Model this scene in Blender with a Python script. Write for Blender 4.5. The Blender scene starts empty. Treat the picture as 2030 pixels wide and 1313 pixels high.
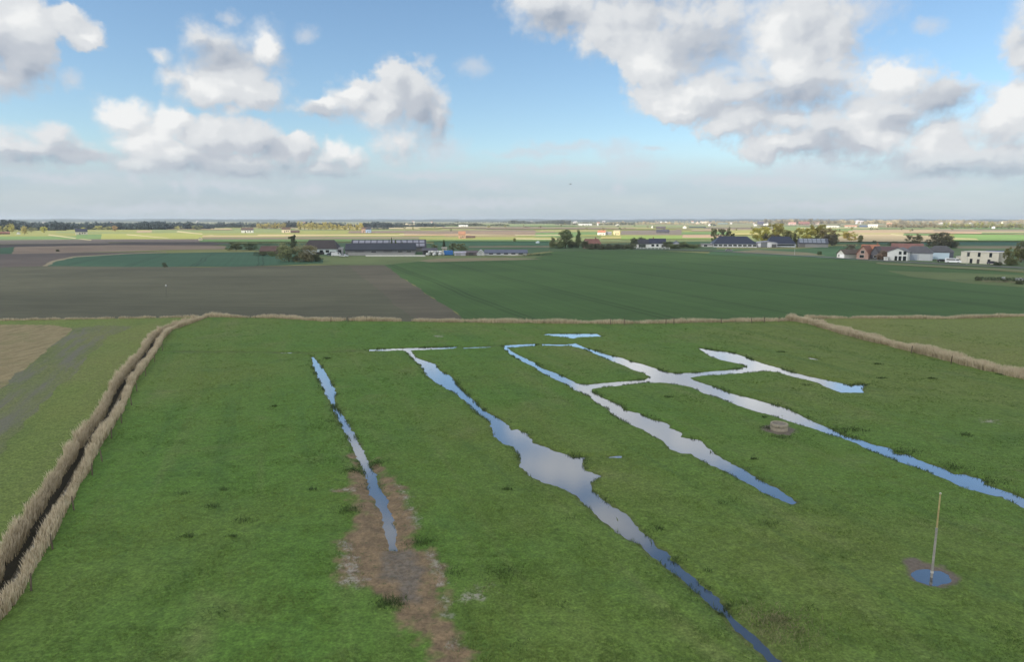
import bpy, math, random
import numpy as np
from mathutils import Vector, Matrix
from mathutils.geometry import tessellate_polygon

R = math.radians
scene = bpy.context.scene
COL = scene.collection

# ------------------------------------------------------------------ camera
CAM_H = 20.0
FPX = 1353.0                       # focal length in pixels of the 2030 px wide photograph (24 mm lens)
PITCH = math.atan((656.5 - 436.0) / FPX)
cam_data = bpy.data.cameras.new('camera')
cam_data.sensor_width = 36.0
cam_data.lens = 36.0 * FPX / 2030.0
cam_data.clip_start = 0.1
cam_data.clip_end = 60000
cam = bpy.data.objects.new('camera', cam_data)
cam.location = (0, 0, CAM_H)
cam.rotation_euler = (R(90) - PITCH, 0, 0)
COL.objects.link(cam)
scene.camera = cam

CP, SP = math.cos(PITCH), math.sin(PITCH)

def pdir(px, py):
    xc = (px - 1015.0) / FPX
    yc = (656.5 - py) / FPX
    return (xc, CP + yc * SP, -SP + yc * CP)

def G(px, py, z=0.0):
    """point of the photograph -> point on the level ground"""
    d = pdir(px, py)
    t = (z - CAM_H) / d[2]
    return (d[0] * t, d[1] * t)

def scale_at(py):
    """metres per photograph pixel for something standing on the ground at image row py"""
    d = pdir(1015, py)
    t = -CAM_H / d[2]
    return t / FPX

def azel(px, py):
    d = pdir(px, py)
    return math.atan2(d[0], d[1]), math.atan2(d[2], math.hypot(d[0], d[1]))

# ------------------------------------------------------------------ light
SUN_AZ, SUN_EL = R(-118), R(36)
S = Vector((math.sin(SUN_AZ) * math.cos(SUN_EL), math.cos(SUN_AZ) * math.cos(SUN_EL), math.sin(SUN_EL)))
sun_data = bpy.data.lights.new('sun', 'SUN')
sun_data.energy = 4.6
sun_data.angle = R(0.5)
sun_data.color = (1.0, 0.93, 0.82)
sun = bpy.data.objects.new('sun', sun_data)
sun.rotation_euler = (-S).to_track_quat('-Z', 'Y').to_euler()
COL.objects.link(sun)

vs = scene.view_settings
scene.display_settings.display_device = 'sRGB'
vs.view_transform = 'Standard'
vs.look = 'None'
vs.exposure = 0.0
vs.gamma = 1.0
vs.use_curve_mapping = False
cy = scene.cycles
cy.use_denoising = True
cy.max_bounces = 6
cy.diffuse_bounces = 3
cy.glossy_bounces = 3
cy.transparent_max_bounces = 24
cy.volume_bounces = 0
cy.caustics_reflective = False
cy.caustics_refractive = False

# ------------------------------------------------------------------ node helper
class NB:
    def __init__(self, tree):
        self.t = tree
        self.L = tree.links
    def n(self, kind, **props):
        nd = self.t.nodes.new(kind)
        for k, v in props.items():
            setattr(nd, k, v)
        return nd
    def put(self, sock, v):
        if v is None:
            return
        if isinstance(v, bpy.types.NodeSocket):
            self.L.new(v, sock)
        else:
            if hasattr(sock.default_value, '__len__'):
                v = tuple(v)
                if len(sock.default_value) == 4 and len(v) == 3:
                    v = v + (1.0,)
            sock.default_value = v
    def math(self, op, a, b=None, c=None, clamp=False):
        nd = self.n('ShaderNodeMath', operation=op, use_clamp=clamp)
        for i, v in enumerate((a, b, c)):
            self.put(nd.inputs[i], v)
        return nd.outputs[0]
    def vmath(self, op, a, b=None, c=None, scale=None):
        nd = self.n('ShaderNodeVectorMath', operation=op)
        for i, v in enumerate((a, b, c)):
            self.put(nd.inputs[i], v)
        if scale is not None:
            self.put(nd.inputs['Scale'], scale)
        return nd.outputs['Value'] if op in ('LENGTH', 'DOT_PRODUCT', 'DISTANCE') else nd.outputs['Vector']
    def noise(self, vec, scale, detail=4, rough=0.55, out='Fac', dist=0.0, lac=2.0):
        nd = self.n('ShaderNodeTexNoise')
        self.put(nd.inputs['Vector'], vec)
        self.put(nd.inputs['Scale'], scale)
        nd.inputs['Detail'].default_value = detail
        nd.inputs['Roughness'].default_value = rough
        nd.inputs['Lacunarity'].default_value = lac
        nd.inputs['Distortion'].default_value = dist
        return nd.outputs[out]
    def mix(self, fac, a, b, mode='MIX'):
        nd = self.n('ShaderNodeMix', data_type='RGBA', blend_type=mode)
        self.put(nd.inputs[0], fac)
        self.put(nd.inputs[6], a)
        self.put(nd.inputs[7], b)
        return nd.outputs[2]
    def step(self, v, lo, hi, a=0.0, b=1.0):
        nd = self.n('ShaderNodeMapRange', interpolation_type='SMOOTHSTEP')
        self.put(nd.inputs['Value'], v)
        self.put(nd.inputs['From Min'], lo)
        self.put(nd.inputs['From Max'], hi)
        self.put(nd.inputs['To Min'], a)
        self.put(nd.inputs['To Max'], b)
        return nd.outputs['Result']
    def lin(self, v, lo, hi, a=0.0, b=1.0):
        nd = self.n('ShaderNodeMapRange')
        for k, x in (('Value', v), ('From Min', lo), ('From Max', hi), ('To Min', a), ('To Max', b)):
            self.put(nd.inputs[k], x)
        return nd.outputs['Result']
    def xyz(self, x, y, z):
        nd = self.n('ShaderNodeCombineXYZ')
        for i, v in enumerate((x, y, z)):
            self.put(nd.inputs[i], v)
        return nd.outputs[0]
    def sep(self, v):
        nd = self.n('ShaderNodeSeparateXYZ')
        self.put(nd.inputs[0], v)
        return nd.outputs
    def attr(self, name, out='Fac', kind='GEOMETRY'):
        return self.n('ShaderNodeAttribute', attribute_name=name, attribute_type=kind).outputs[out]

# ------------------------------------------------------------------ sky: Nishita sky with cumulus, laid out by compass direction
# every puff: centre and half-axes (in photograph pixels, turned into angles)
PUFFS = [
 # top left corner cloud and its wisp
 (25,35,75,60),(40,120,62,62),(-5,150,90,45),(168,72,36,30),(125,36,40,30),(142,58,40,22),(-40,60,80,90),
 # middle left cumulus
 (455,140,116,92),(535,100,45,58),(420,180,81,36),(318,110,29,20),(340,142,38,29),(385,165,60,47),(500,185,67,34),(430,85,63,49),(400,70,34,38),
 # long low cumulus
 (250,232,58,46),(290,275,70,60),(342,240,44,42),(420,268,80,50),(500,275,72,44),(588,298,60,44),(655,308,60,40),(702,318,50,34),
 (345,312,100,42),(545,305,64,36),(480,322,140,36),(635,336,120,24),(275,325,50,26),
 # cumulus left of centre
 (635,216,74,22),(700,200,63,47),(760,216,78,58),(825,205,67,83),(866,240,38,81),(795,280,74,56),(715,178,34,25),(780,155,38,40),
 # low on the left
 (60,292,120,32),(98,266,46,28),(165,308,100,16),(10,290,70,40),(-60,290,90,40),
 # great cloud on the right
 (1090,10,120,64),(1240,40,140,88),(1400,70,190,120),(1560,50,160,108),(1300,150,90,72),(1400,180,130,66),(1560,165,160,84),(1660,70,50,80),
 (1350,214,94,34),(1480,230,140,38),(1440,250,84,28),(1495,140,100,70),(1560,240,80,34),(1560,286,130,38),(1640,250,110,56),(1300,-40,320,60),
 # its right-hand neighbours
 (1770,165,88,56),(1760,225,125,62),(1850,200,76,56),(1710,282,130,46),(1880,265,100,62),(1972,250,94,60),(2015,215,64,56),
 (1965,312,130,42),(1850,322,130,34),(2018,60,40,40),(2026,105,38,36),(2080,240,90,90),(2060,20,50,50),
 # above and beside the frame
 (1115,-125,150,48),(1265,-275,130,60),(655,-90,100,46),(690,-300,120,70),(-300,100,180,120),(100,-330,160,60),(2500,-350,200,80),(300,-800,200,90),
]
WISPS = [(938,132,44,26),(612,66,26,22),(838,118,26,18),(142,156,18,20),(1845,45,30,18),(455,28,28,16),(265,358,16,18),(382,370,22,30),(345,372,10,14),(965,362,70,22),
 (1225,372,24,20),(1222,300,56,28),(1250,330,80,36),(775,140,34,34),(395,62,36,38),(620,378,40,18),(1290,297,30,8),(1050,302,110,10),(1830,372,60,12),(1700,20,90,40),(1610,330,120,20),(880,300,60,40),(100,346,130,12),(450,368,130,14),(850,345,140,14),(1100,332,170,16),(1500,352,210,16),(1760,364,170,14),(960,402,220,13),(300,410,200,12),(1650,405,230,12),(1130,290,120,14)]
# grey hearts and bases of the clouds (they are thick there and let less light through)
GREYS = [(1540,208,190,22),(1600,200,90,26),(1625,190,60,26),(40,130,60,44),(490,332,190,22),(430,110,70,34),(170,309,90,13),(60,310,110,12),(1880,205,54,36),(1700,330,230,18),
 (1640,290,90,26),(830,225,50,40),(860,260,36,34),(640,222,50,13),(1900,345,150,16),(580,345,140,13),(690,350,80,12),(1250,325,40,24),(1400,90,90,40),(1780,250,50,20),
 (560,295,70,26),(1100,40,60,30)]
# sunlit heads
LIGHTS = [(250,225,44,30),(345,232,30,26),(300,285,60,40),(535,92,22,30),(440,170,80,30),(1330,205,70,34),(1520,80,46,50),(1560,130,40,34),(1755,165,60,40),
 (1735,260,50,36),(2010,215,48,42),(585,285,34,24),(680,290,40,20),(700,188,24,12),(1575,280,44,18),(1870,300,60,26),(60,50,30,40),(1280,110,60,40),(1440,200,60,30),
 (170,80,26,16),(330,250,40,40),(640,200,30,10)]

def make_density_group(name, puffs, soft):
    g = bpy.data.node_groups.new(name, 'ShaderNodeTree')
    g.interface.new_socket('P', in_out='INPUT', socket_type='NodeSocketVector')
    g.interface.new_socket('D', in_out='OUTPUT', socket_type='NodeSocketFloat')
    b = NB(g)
    P = b.n('NodeGroupInput').outputs[0]
    acc = None
    for (cx, cyy, rx, ry) in puffs:
        a, e = azel(cx, cyy)
        rx, ry = rx / FPX, ry / FPX
        v = b.vmath('MULTIPLY_ADD', P, (1 / rx, 1 / ry, 0.0), (-a / rx, -e / ry, 0.0))
        l = b.vmath('LENGTH', v)
        acc = l if acc is None else b.math('SMOOTH_MIN', acc, l, soft)
    d = b.math('SUBTRACT', 1.0, acc)
    b.L.new(d, b.n('NodeGroupOutput').inputs[0])
    return g

world = bpy.data.worlds.new('World')
scene.world = world
world.use_nodes = True
world.node_tree.nodes.clear()
w = NB(world.node_tree)
D = w.n('ShaderNodeTexCoord').outputs['Generated']
dx, dy, dz = w.sep(D)[:]
az = w.math('ARCTAN2', dx, dy)
el = w.math('ARCSINE', dz)
sky = w.n('ShaderNodeTexSky', sky_type='NISHITA')
sky.sun_disc = False
sky.sun_elevation = SUN_EL
sky.sun_rotation = SUN_AZ
sky.altitude = 20
sky.air_density = 1.0
sky.dust_density = 0.6
sky.ozone_density = 1.6
SKY_STRENGTH = 0.15
# keep the sky a little above the horizon so that the band at the skyline stays smooth
P0 = w.xyz(az, el, 0.0)
# billows: warp the layout with noise before the puffs are looked up
n1 = w.vmath('SUBTRACT', w.noise(P0, 8.0, 3, 0.55, out='Color'), (0.5, 0.5, 0.5))
n2 = w.vmath('SUBTRACT', w.noise(P0, 34.0, 6, 0.62, out='Color'), (0.5, 0.5, 0.5))
Pw = w.vmath('MULTIPLY_ADD', n1, (0.032, 0.024, 0), P0)
Pw = w.vmath('MULTIPLY_ADD', n2, (0.026, 0.024, 0), Pw)
gd = make_density_group('cloud_density', PUFFS, 0.22)
gg = make_density_group('cloud_grey', GREYS, 0.3)
gw = make_density_group('cloud_wisp', WISPS, 0.2)
gl = make_density_group('cloud_light', LIGHTS, 0.3)
def grp(tree, P):
    nd = w.n('ShaderNodeGroup')
    nd.node_tree = tree
    w.put(nd.inputs[0], P)
    return nd.outputs[0]
def billow(P):
    """rounded cauliflower bumps"""
    nd = w.n('ShaderNodeTexVoronoi', voronoi_dimensions='2D', feature='SMOOTH_F1')
    nd.normalize = True
    w.put(nd.inputs['Vector'], P)
    nd.inputs['Scale'].default_value = 26.0
    nd.inputs['Detail'].default_value = 2.0
    nd.inputs['Roughness'].default_value = 0.55
    nd.inputs['Smoothness'].default_value = 0.35
    return w.math('SUBTRACT', 0.42, nd.outputs['Distance'])
LOFF = (-0.010, 0.013, 0)              # a little way towards the light: up and to the left
Pb = w.vmath('MULTIPLY_ADD', n1, (0.05, 0.05, 0), w.vmath('MULTIPLY_ADD', n2, (0.014, 0.014, 0), w.vmath('MULTIPLY', P0, (1.0, 1.25, 1.0))))
b0 = billow(Pb)
b1 = billow(w.vmath('ADD', Pb, LOFF))
fine = w.noise(P0, 75.0, 5, 0.62)
fine2 = w.noise(P0, 13.0, 4, 0.55)
ds = w.math('MULTIPLY_ADD', b0, 0.85, grp(gd, Pw))
d1 = w.math('MULTIPLY_ADD', b1, 0.85, grp(gd, w.vmath('ADD', Pw, LOFF)))
d0f = w.math('ADD', ds, w.math('MULTIPLY', w.math('SUBTRACT', fine, 0.5), 0.55))
d0f = w.math('ADD', d0f, w.math('MULTIPLY', w.math('SUBTRACT', fine2, 0.5), 0.45))
light = w.step(grp(gl, Pw), -0.35, 0.8)
softw = w.math('SUBTRACT', w.lin(w.noise(P0, 7.0, 2, 0.5), 0.35, 0.65, 0.36, 1.05), w.math('MULTIPLY', light, 0.34))
softw = w.math('MAXIMUM', softw, 0.10)
alpha = w.step(d0f, 0.10, w.math('ADD', softw, 0.10))
dw = w.math('ADD', grp(gw, Pw), w.math('MULTIPLY', w.math('SUBTRACT', fine, 0.5), 1.0))
alpha_w = w.math('MULTIPLY', w.step(dw, -0.1, 1.0), 0.62)
# clouds all over the rest of the sky (unseen, behind the camera), brightened to light the shaded ground
Dw = w.vmath('MULTIPLY_ADD', w.vmath('SUBTRACT', w.noise(D, 4.0, 4, 0.6, out='Color'), (0.5, 0.5, 0.5)), (0.3, 0.3, 0.2), D)
rest = w.noise(Dw, 2.6, 5, 0.5)
behind = w.step(dy, 0.62, 0.35)
alpha_rest = w.math('MULTIPLY', w.step(rest, 0.40, 0.52), behind)
lit = w.math('MINIMUM', w.math('MAXIMUM', w.math('SUBTRACT', ds, d1), -0.32), 0.42)
lit = w.math('MULTIPLY_ADD', lit, 0.46, 0.655)
lit = w.math('ADD', lit, w.math('MULTIPLY', w.math('SUBTRACT', fine2, 0.5), 0.22))
grey = w.step(grp(gg, w.vmath('MULTIPLY_ADD', n2, (0.012, 0.010, 0), w.vmath('MULTIPLY_ADD', n1, (0.03, 0.022, 0), P0))), -0.35, 0.75)
lit = w.math('SUBTRACT', lit, w.math('MULTIPLY', grey, 0.33))
lit = w.math('ADD', lit, w.math('MULTIPLY', light, 0.26), clamp=True)
ramp = w.n('ShaderNodeValToRGB')
cr = ramp.color_ramp
cr.interpolation = 'EASE'
cr.elements[0].position = 0.0
cr.elements[0].color = (0.29, 0.355, 0.46, 1)
cr.elements[1].position = 1.0
cr.elements[1].color = (0.90, 0.91, 0.91, 1)
e = cr.elements.new(0.45); e.color = (0.545, 0.585, 0.645, 1)
e = cr.elements.new(0.75); e.color = (0.74, 0.765, 0.79, 1)
w.put(ramp.inputs[0], lit)
cloud_col = ramp.outputs[0]
skyc = w.mix(1.0, sky.outputs[0], (SKY_STRENGTH, SKY_STRENGTH, SKY_STRENGTH), 'MULTIPLY')
hsv = w.n('ShaderNodeHueSaturation')
w.put(hsv.inputs['Saturation'], 1.03); w.put(hsv.inputs['Color'], skyc)
skyc = w.mix(1.0, hsv.outputs[0], (0.95, 1.03, 1.05, 1), 'MULTIPLY')
# far veil of stratus above the horizon
veil_n = w.noise(w.vmath('MULTIPLY', P0, (1.0, 5.0, 1.0)), 6.0, 5, 0.55)
veil_top = w.math('ADD', R(4.6), w.math('MULTIPLY', w.math('SUBTRACT', veil_n, 0.5), R(2.6)))
veil = w.math('MULTIPLY', w.step(w.math('SUBTRACT', veil_top, el), -0.030, 0.036), 0.82)
veil_col = w.mix(w.step(el, 0.0, R(5)), (0.47, 0.56, 0.64, 1), (0.48, 0.58, 0.70, 1))
veil_col = w.mix(w.math('MULTIPLY', w.step(veil_n, 0.3, 0.72), 0.62), veil_col, (0.62, 0.67, 0.72, 1))
c = w.mix(alpha_rest, skyc, w.mix(w.step(w.noise(Dw, 6.0, 3), 0.3, 0.7), (1.05, 1.08, 1.12, 1), (1.75, 1.72, 1.65, 1)))
c = w.mix(veil, c, veil_col)
low = w.step(el, R(1.0), R(5.0), 0.25, 1.0)
c = w.mix(alpha_w, c, (0.66, 0.70, 0.76, 1))
c = w.mix(w.math('MULTIPLY', alpha, low), c, cloud_col)
bg = w.n('ShaderNodeBackground')
w.put(bg.inputs['Color'], c)
bg.inputs['Strength'].default_value = 1.0
w.L.new(bg.outputs[0], w.n('ShaderNodeOutputWorld').inputs[0])
world.cycles.sampling_method = 'MANUAL'
world.cycles.sample_map_resolution = 1024

# ------------------------------------------------------------------ tagging and mesh helpers
def tag(o, label=None, cat=None, group=None, kind=None):
    if label: o['label'] = label
    if cat: o['category'] = cat
    if group: o['group'] = group
    if kind: o['kind'] = kind
    return o

def mesh_np(name, verts, quads=None, tris=None, mat=None, smooth=False, attrs=None):
    """mesh from numpy arrays (all quads or all triangles)"""
    f = quads if quads is not None else tris
    k = 4 if quads is not None else 3
    me = bpy.data.meshes.new(name)
    v = np.asarray(verts, np.float32)
    f = np.asarray(f, np.int32)
    me.vertices.add(len(v))
    me.vertices.foreach_set('co', v.ravel())
    me.loops.add(f.size)
    me.loops.foreach_set('vertex_index', f.ravel())
    me.polygons.add(len(f))
    me.polygons.foreach_set('loop_start', np.arange(0, f.size, k, dtype=np.int32))
    if smooth:
        me.polygons.foreach_set('use_smooth', np.ones(len(f), bool))
    for an, av in (attrs or {}).items():
        a = me.attributes.new(an, 'FLOAT', 'POINT')
        a.data.foreach_set('value', np.asarray(av, np.float32))
    if mat: me.materials.append(mat)
    me.update(calc_edges=True)
    return me

def link(name, me, parent=None, loc=None):
    o = bpy.data.objects.new(name, me)
    COL.objects.link(o)
    if parent is not None: o.parent = parent
    if loc is not None: o.location = loc
    return o

def ragged(pts, amp):
    out = []
    rj = random.Random(int(abs(pts[0][0]) * 10))
    for i in range(len(pts)):
        a, b_ = Vector(pts[i]), Vector(pts[(i + 1) % len(pts)])
        L = (b_ - a).length
        k = max(1, min(60, int(L / 6)))
        n_ = Vector((-(b_ - a).y, (b_ - a).x)) / max(L, 1e-6)
        for j in range(k):
            p = a + (b_ - a) * (j / k) + n_ * (rj.uniform(-amp, amp) if j else 0)
            out.append((p.x, p.y))
    return out

def sheet(name, pts, z, mat, color=None, label=None, cat=None):
    """a flat piece of ground from ground-plane points"""
    p3 = [Vector((x, y, 0)) for x, y in pts]
    tri = tessellate_polygon([p3])
    me = bpy.data.meshes.new(name)
    fs = []
    for t in tri:
        a, b_, c_ = (p3[i] for i in t)
        fs.append(t if (b_ - a).cross(c_ - a).z > 0 else (t[0], t[2], t[1]))
    me.from_pydata([(x, y, z) for x, y in pts], [], fs)
    me.materials.append(mat)
    o = link(name, me)
    if color: o.color = tuple(color) + (1.0,)
    return tag(o, label, cat, kind='structure')

def px_poly(pts):
    return [G(x, y) for x, y in pts]

def vhash(ix, iy, seed):
    h = (ix.astype(np.int64) * 374761393 + iy.astype(np.int64) * 668265263 + seed * 1442695041) & 0xffffffff
    h = ((h ^ (h >> 13)) * 1274126177) & 0xffffffff
    return ((h ^ (h >> 16)) & 0xffff).astype(np.float32) / 65535.0

def vnoise(x, y, seed=0):
    ix, iy = np.floor(x), np.floor(y)
    fx, fy = (x - ix).astype(np.float32), (y - iy).astype(np.float32)
    fx, fy = fx * fx * (3 - 2 * fx), fy * fy * (3 - 2 * fy)
    ix, iy = ix.astype(np.int64), iy.astype(np.int64)
    a, b_ = vhash(ix, iy, seed), vhash(ix + 1, iy, seed)
    c_, d_ = vhash(ix, iy + 1, seed), vhash(ix + 1, iy + 1, seed)
    return (a + (b_ - a) * fx) * (1 - fy) + (c_ + (d_ - c_) * fx) * fy

def seg_dist(x, y, pts, closed):
    """distance to a chain of segments and (if closed) whether inside"""
    d2 = np.full(x.shape, 1e12, np.float32)
    ins = np.zeros(x.shape, bool)
    n = len(pts)
    for i in range(n if closed else n - 1):
        (x0, y0), (x1, y1) = pts[i], pts[(i + 1) % n]
        ex, ey = x1 - x0, y1 - y0
        L2 = ex * ex + ey * ey + 1e-12
        t = np.clip(((x - x0) * ex + (y - y0) * ey) / L2, 0, 1)
        d2 = np.minimum(d2, (x - x0 - t * ex) ** 2 + (y - y0 - t * ey) ** 2)
        if closed and y0 != y1:
            c = ((y0 > y) != (y1 > y)) & (x < ex * (y - y0) / ey + x0)
            ins ^= c
    return np.sqrt(d2), ins

def sdf(x, y, pts, margin=4.0):
    """signed distance (negative inside), exact only within margin of the polygon"""
    P = np.array(pts)
    out = np.full(x.shape, margin, np.float32)
    m = (x > P[:, 0].min() - margin) & (x < P[:, 0].max() + margin) & (y > P[:, 1].min() - margin) & (y < P[:, 1].max() + margin)
    if m.any():
        d, i = seg_dist(x[m], y[m], pts, True)
        out[m] = np.minimum(margin, np.where(i, -d, d))
    return out

def line_dist(x, y, pts, margin=4.0):
    P = np.array(pts)
    out = np.full(x.shape, margin, np.float32)
    m = (x > P[:, 0].min() - margin) & (x < P[:, 0].max() + margin) & (y > P[:, 1].min() - margin) & (y < P[:, 1].max() + margin)
    if m.any():
        out[m] = np.minimum(margin, seg_dist(x[m], y[m], pts, False)[0])
    return out

def inside(x, y, pts):
    return seg_dist(x, y, pts, True)[1]

# ------------------------------------------------------------------ outlines of the waters (traced, then laid on the ground)
W_A = [(618,706),(621,726),(635,756),(645,780),(657,797),(662,810),(672,832),(687,859),(697,879),(707,901),(717,923),(729,948),(731,975),(744,991),(752,1010),(761,1020),(758,1038),(764,1067),(773,1089),
       (789,1091),(785,1076),(785,1051),(777,1026),(767,1004),(770,991),(749,957),(742,935),(727,913),(719,891),(708,874),(696,849),(682,827),(665,807),(662,793),(666,778),(658,761),(640,731),(623,708)]
W_B = [(732,695.4),(770,694.6),(799,693.8),(806,695.4),(818,710),(835,724),(845,741),(860,754.5),(884,768),(906,780),(924,795),(951,821),(973,835),(976,850),(980,864),(997,876.5),(1018,884),(1028,897),(1034,923),(1048,940),(1079,956.6),(1107,961),(1141,980),(1167,1004),(1189,1026),(1214,1045),
       (1239,1063),(1267,1076),(1292,1101),(1314,1117),(1346,1142),(1377,1167),(1406,1194),(1440,1224),(1462,1249),(1490,1274),(1516,1296),(1540,1330),(1572,1330),(1530,1293),(1503,1265),(1462,1230),(1440,1208),(1421,1180),(1396,1164),(1362,1133),(1328,1107),
       (1321,1092),(1302,1085),(1289,1067),(1267,1048),(1242,1018),(1217,1004),(1186,982),(1170,969),(1172,956),(1189,942),(1160,931),(1154,918),(1159,906),(1136,904.6),(1102,894),(1078,884),(1057,877),(1044,860),(1026,850),(1013,851),(1003,839),(997,834),(983,826),(956,810),(929,785),(906,763),(894,746),(870,733),(862,721),(840,714),(823,707),(813,694),(850,692.6),(899,690.5),(905,687),(862,687.8),(800,689.4),(732,692)]
W_C = [(998,687),(1013,702),(1034,715),(1057,725),(1076,738),(1097,749),(1120,759),(1138,771),(1167,783),(1188,800),(1204,807),(1217,822),(1253,841),(1277,851),(1295,863),(1316,873),(1329,889),(1350,897),(1371,898),(1392,912),(1444,936),(1488,959),(1531,982),(1569,997),(1579,994),(1557,979),(1544,967),(1525,959),(1504,949),(1475,930),(1444,915),(1410,894),(1386,872),(1350,865),
       (1350,856),(1326,847),(1324,838),(1292,830),(1261,817),(1238,812),(1230,803),(1193,787),(1171,774),(1172,769),(1235,762.6),(1285,757),(1291,747.6),(1279,751.6),(1209,757.6),(1162,761.6),(1144,759.5),(1123,749),(1102,739),(1076,730),(1055,716),(1037,708),(1016,697),(1006,689),(1062,684.8),(1062,680.8),(1000,683.4)]
W_D = [(1124,682),(1141,680),(1162,689.5),(1183,695),(1204,703),(1230,708),(1251,716),(1274,721),(1303,731),(1321,737),(1342,739.6),(1392,737),(1444,733),(1483,728),(1509,735.5),(1444,740.6),(1392,743.4),(1367,748),(1379,754),(1418,767),(1449,779),(1491,789.5),(1529,800),(1560,809),(1589,823.5),(1617,836.5),(1649,850),(1677,864),(1704,870.6),(1730,880),(1761,886),(1774,898),(1800,900.5),(1821,911),(1873,928),(1892,940),(1912,938.5),(1946,949),(1956,959.7),(1990,971),(2016,980),(2030,987),(2120,1020),(2450,1140),
       (2450,1178),(2120,1046),(2030,1005),(2009,994),(1987,983),(1953,977),(1909,964.5),(1884,952),(1846,936),(1814,923.6),(1783,914),(1748,900),(1722,890),(1698,877),(1670,867),(1641,858),(1612,847.5),(1589,841),(1565,834),(1542,826),(1516,818),(1500,815),(1478,808),(1452,797.5),(1423,787),(1392,777),(1373,766.5),(1350,762.5),(1313,757.5),(1286,757.5),(1279,752),(1290,746),(1274,737.6),(1256,732.5),(1240,724.5),(1209,713.5),(1183,702),(1162,693),(1146,687.6),(1130,685),(1075,684.8),(1075,681.4)]
W_E = [(1385,689),(1418,694),(1454,699),(1480,708),(1504,717.5),(1525,724),(1537,727),(1570,737),(1597,744),(1625,750),(1662,757.5),(1688,764),(1693,761.5),(1717,761.5),(1709,769),(1712,777),(1667,777),(1646,769.5),(1625,759),(1604,752.6),(1576,747),(1547,738),(1526,734.5),(1505,736),(1478,734),(1470,729),(1482,726),(1470,721),(1431,713),(1410,706.5)]
W_T = [(1074,662.6),(1089,660.8),(1183,660.8),(1194,666.5),(1146,668),(1136,670.5),(1120,668),(1099,666.2)]
W_P = [(1809,1134),(1813,1128),(1826,1125.5),(1840,1125.5),(1862,1130),(1880,1137),(1887,1147),(1878,1155),(1858,1160),(1838,1157),(1818,1149),(1811,1140)]
W_S = [(1208,903.6),(1231,903),(1230,905.6),(1209,906)]
W_S2 = [(1604,708),(1621,711),(1621,713),(1605,710)]
W_S4 = [(918,688.6),(945,687.0),(972,686.2),(972,688.0),(945,689.2),(919,690.2)]
W_S3 = [(556,698.4),(580,697.8),(580,699.2),(557,699.6)]
WATERS = [px_poly(p) for p in (W_A, W_B, W_C, W_D, W_E, W_T, W_P, W_S, W_S2, W_S3, W_S4)]
WATER_LABELS = ['narrow water-filled channel that ends in the bare brown mud', 'long channel that widens into a pool then narrows and turns dark blue',
  'channel of pale water between the wide pool and the concrete well', 'longest straight channel passing behind the concrete well',
  'short broad channel shaped like a hook beyond the concrete well', 'small bright blue pond before the far reed line',
  'round puddle around the foot of the pole', 'thin sliver of water beside the wide pool', 'tiny pale sliver of water near the diagonal reed band',
  'faint line of water at the far end of the grass', 'thin broken strip of water between the far ends of two channels']
MUD = px_poly([(698,941),(700,925),(690,905),(699,900),(712,925),(730,960),(748,985),(760,1000),(756,960),(744,935),(738,915),(752,925),(769,947),(793,963),(811,988),(803,1004),(822,1019),(831,1051),(815,1066),(824,1091),(853,1101),(872,1130),(878,1164),(885,1202),(876,1230),(900,1261),(922,1290),(940,1340),
       (860,1340),(840,1287),(815,1246),(789,1214),(752,1189),(722,1167),(682,1167),(675,1145),(682,1110),(676,1079),(694,1066),(704,1038),(716,1019),(704,994),(686,975),(664,976),(688,969)])
DAMP = px_poly([(765,1095),(790,1090),(818,1105),(832,1130),(838,1165),(826,1195),(800,1192),(780,1170),(762,1150),(756,1125)])
PALE = [px_poly(p) for p in ([(676,1079),(690,1082),(704,1110),(712,1140),(722,1166),(682,1167),(675,1145),(684,1115)],
   [(848,1100),(858,1102),(874,1130),(880,1165),(872,1165),(866,1130)], [(786,962),(812,988),(806,1002),(797,985)], [(812,1010),(824,1020),(832,1051),(822,1051)],
   [(878,1190),(892,1195),(910,1189),(955,1183),(958,1189),(915,1197),(890,1210),(880,1225)], [(954,1169),(978,1164),(980,1172),(958,1176)], [(664,976),(700,969),(702,976)],
   [(895,1270),(918,1280),(922,1300),(900,1295)], [(860,666),(880,665.5),(878,669),(862,669)], [(1945,834),(1978,837),(1974,842),(1950,840)])]
RIM = px_poly([(1786,1118),(1800,1108),(1815,1110),(1850,1119),(1880,1129),(1904,1147),(1890,1160),(1858,1163),(1832,1160),(1806,1145)])
WELL_XY = G(1544, 853)
# the ditch between the two reed belts on the left: foot of the reeds on its near side
DITCH_R = px_poly([(-150,1420),(0,1246),(54,1178),(98,1095),(136,1018),(179,940),(212,874),(250,814),(271,759),(298,721),(318,691),(328,672),(345,655),(372,646),(400,636),(418,629)])
# foot of the far reed line and of the reed band that runs down on the right
FAR_REED = px_poly([(-700,642),(0,637),(270,632.5),(410,630),(560,632),(640,638),(700,637.5),(900,640),(1060,642),(1250,643),(1440,640),(1560,638),(1640,633)])
FAR_REED2 = px_poly([(1600,633),(1760,632.5),(1890,633),(2030,628),(2500,612)])
RIGHT_REED = px_poly([(1555,637),(1600,643),(1650,660),(1720,678),(1800,699),(1880,719),(1950,737),(2030,756),(2300,826)])

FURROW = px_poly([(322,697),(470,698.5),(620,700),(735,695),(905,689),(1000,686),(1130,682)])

def offset_line(pts, d):
    out = []
    for i in range(len(pts)):
        a = Vector(pts[max(0, i - 1)]); b_ = Vector(pts[min(len(pts) - 1, i + 1)])
        t = (b_ - a).normalized()
        out.append((pts[i][0] - t.y * d, pts[i][1] + t.x * d))
    return out
DITCH = offset_line(DITCH_R, 1.62)

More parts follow.
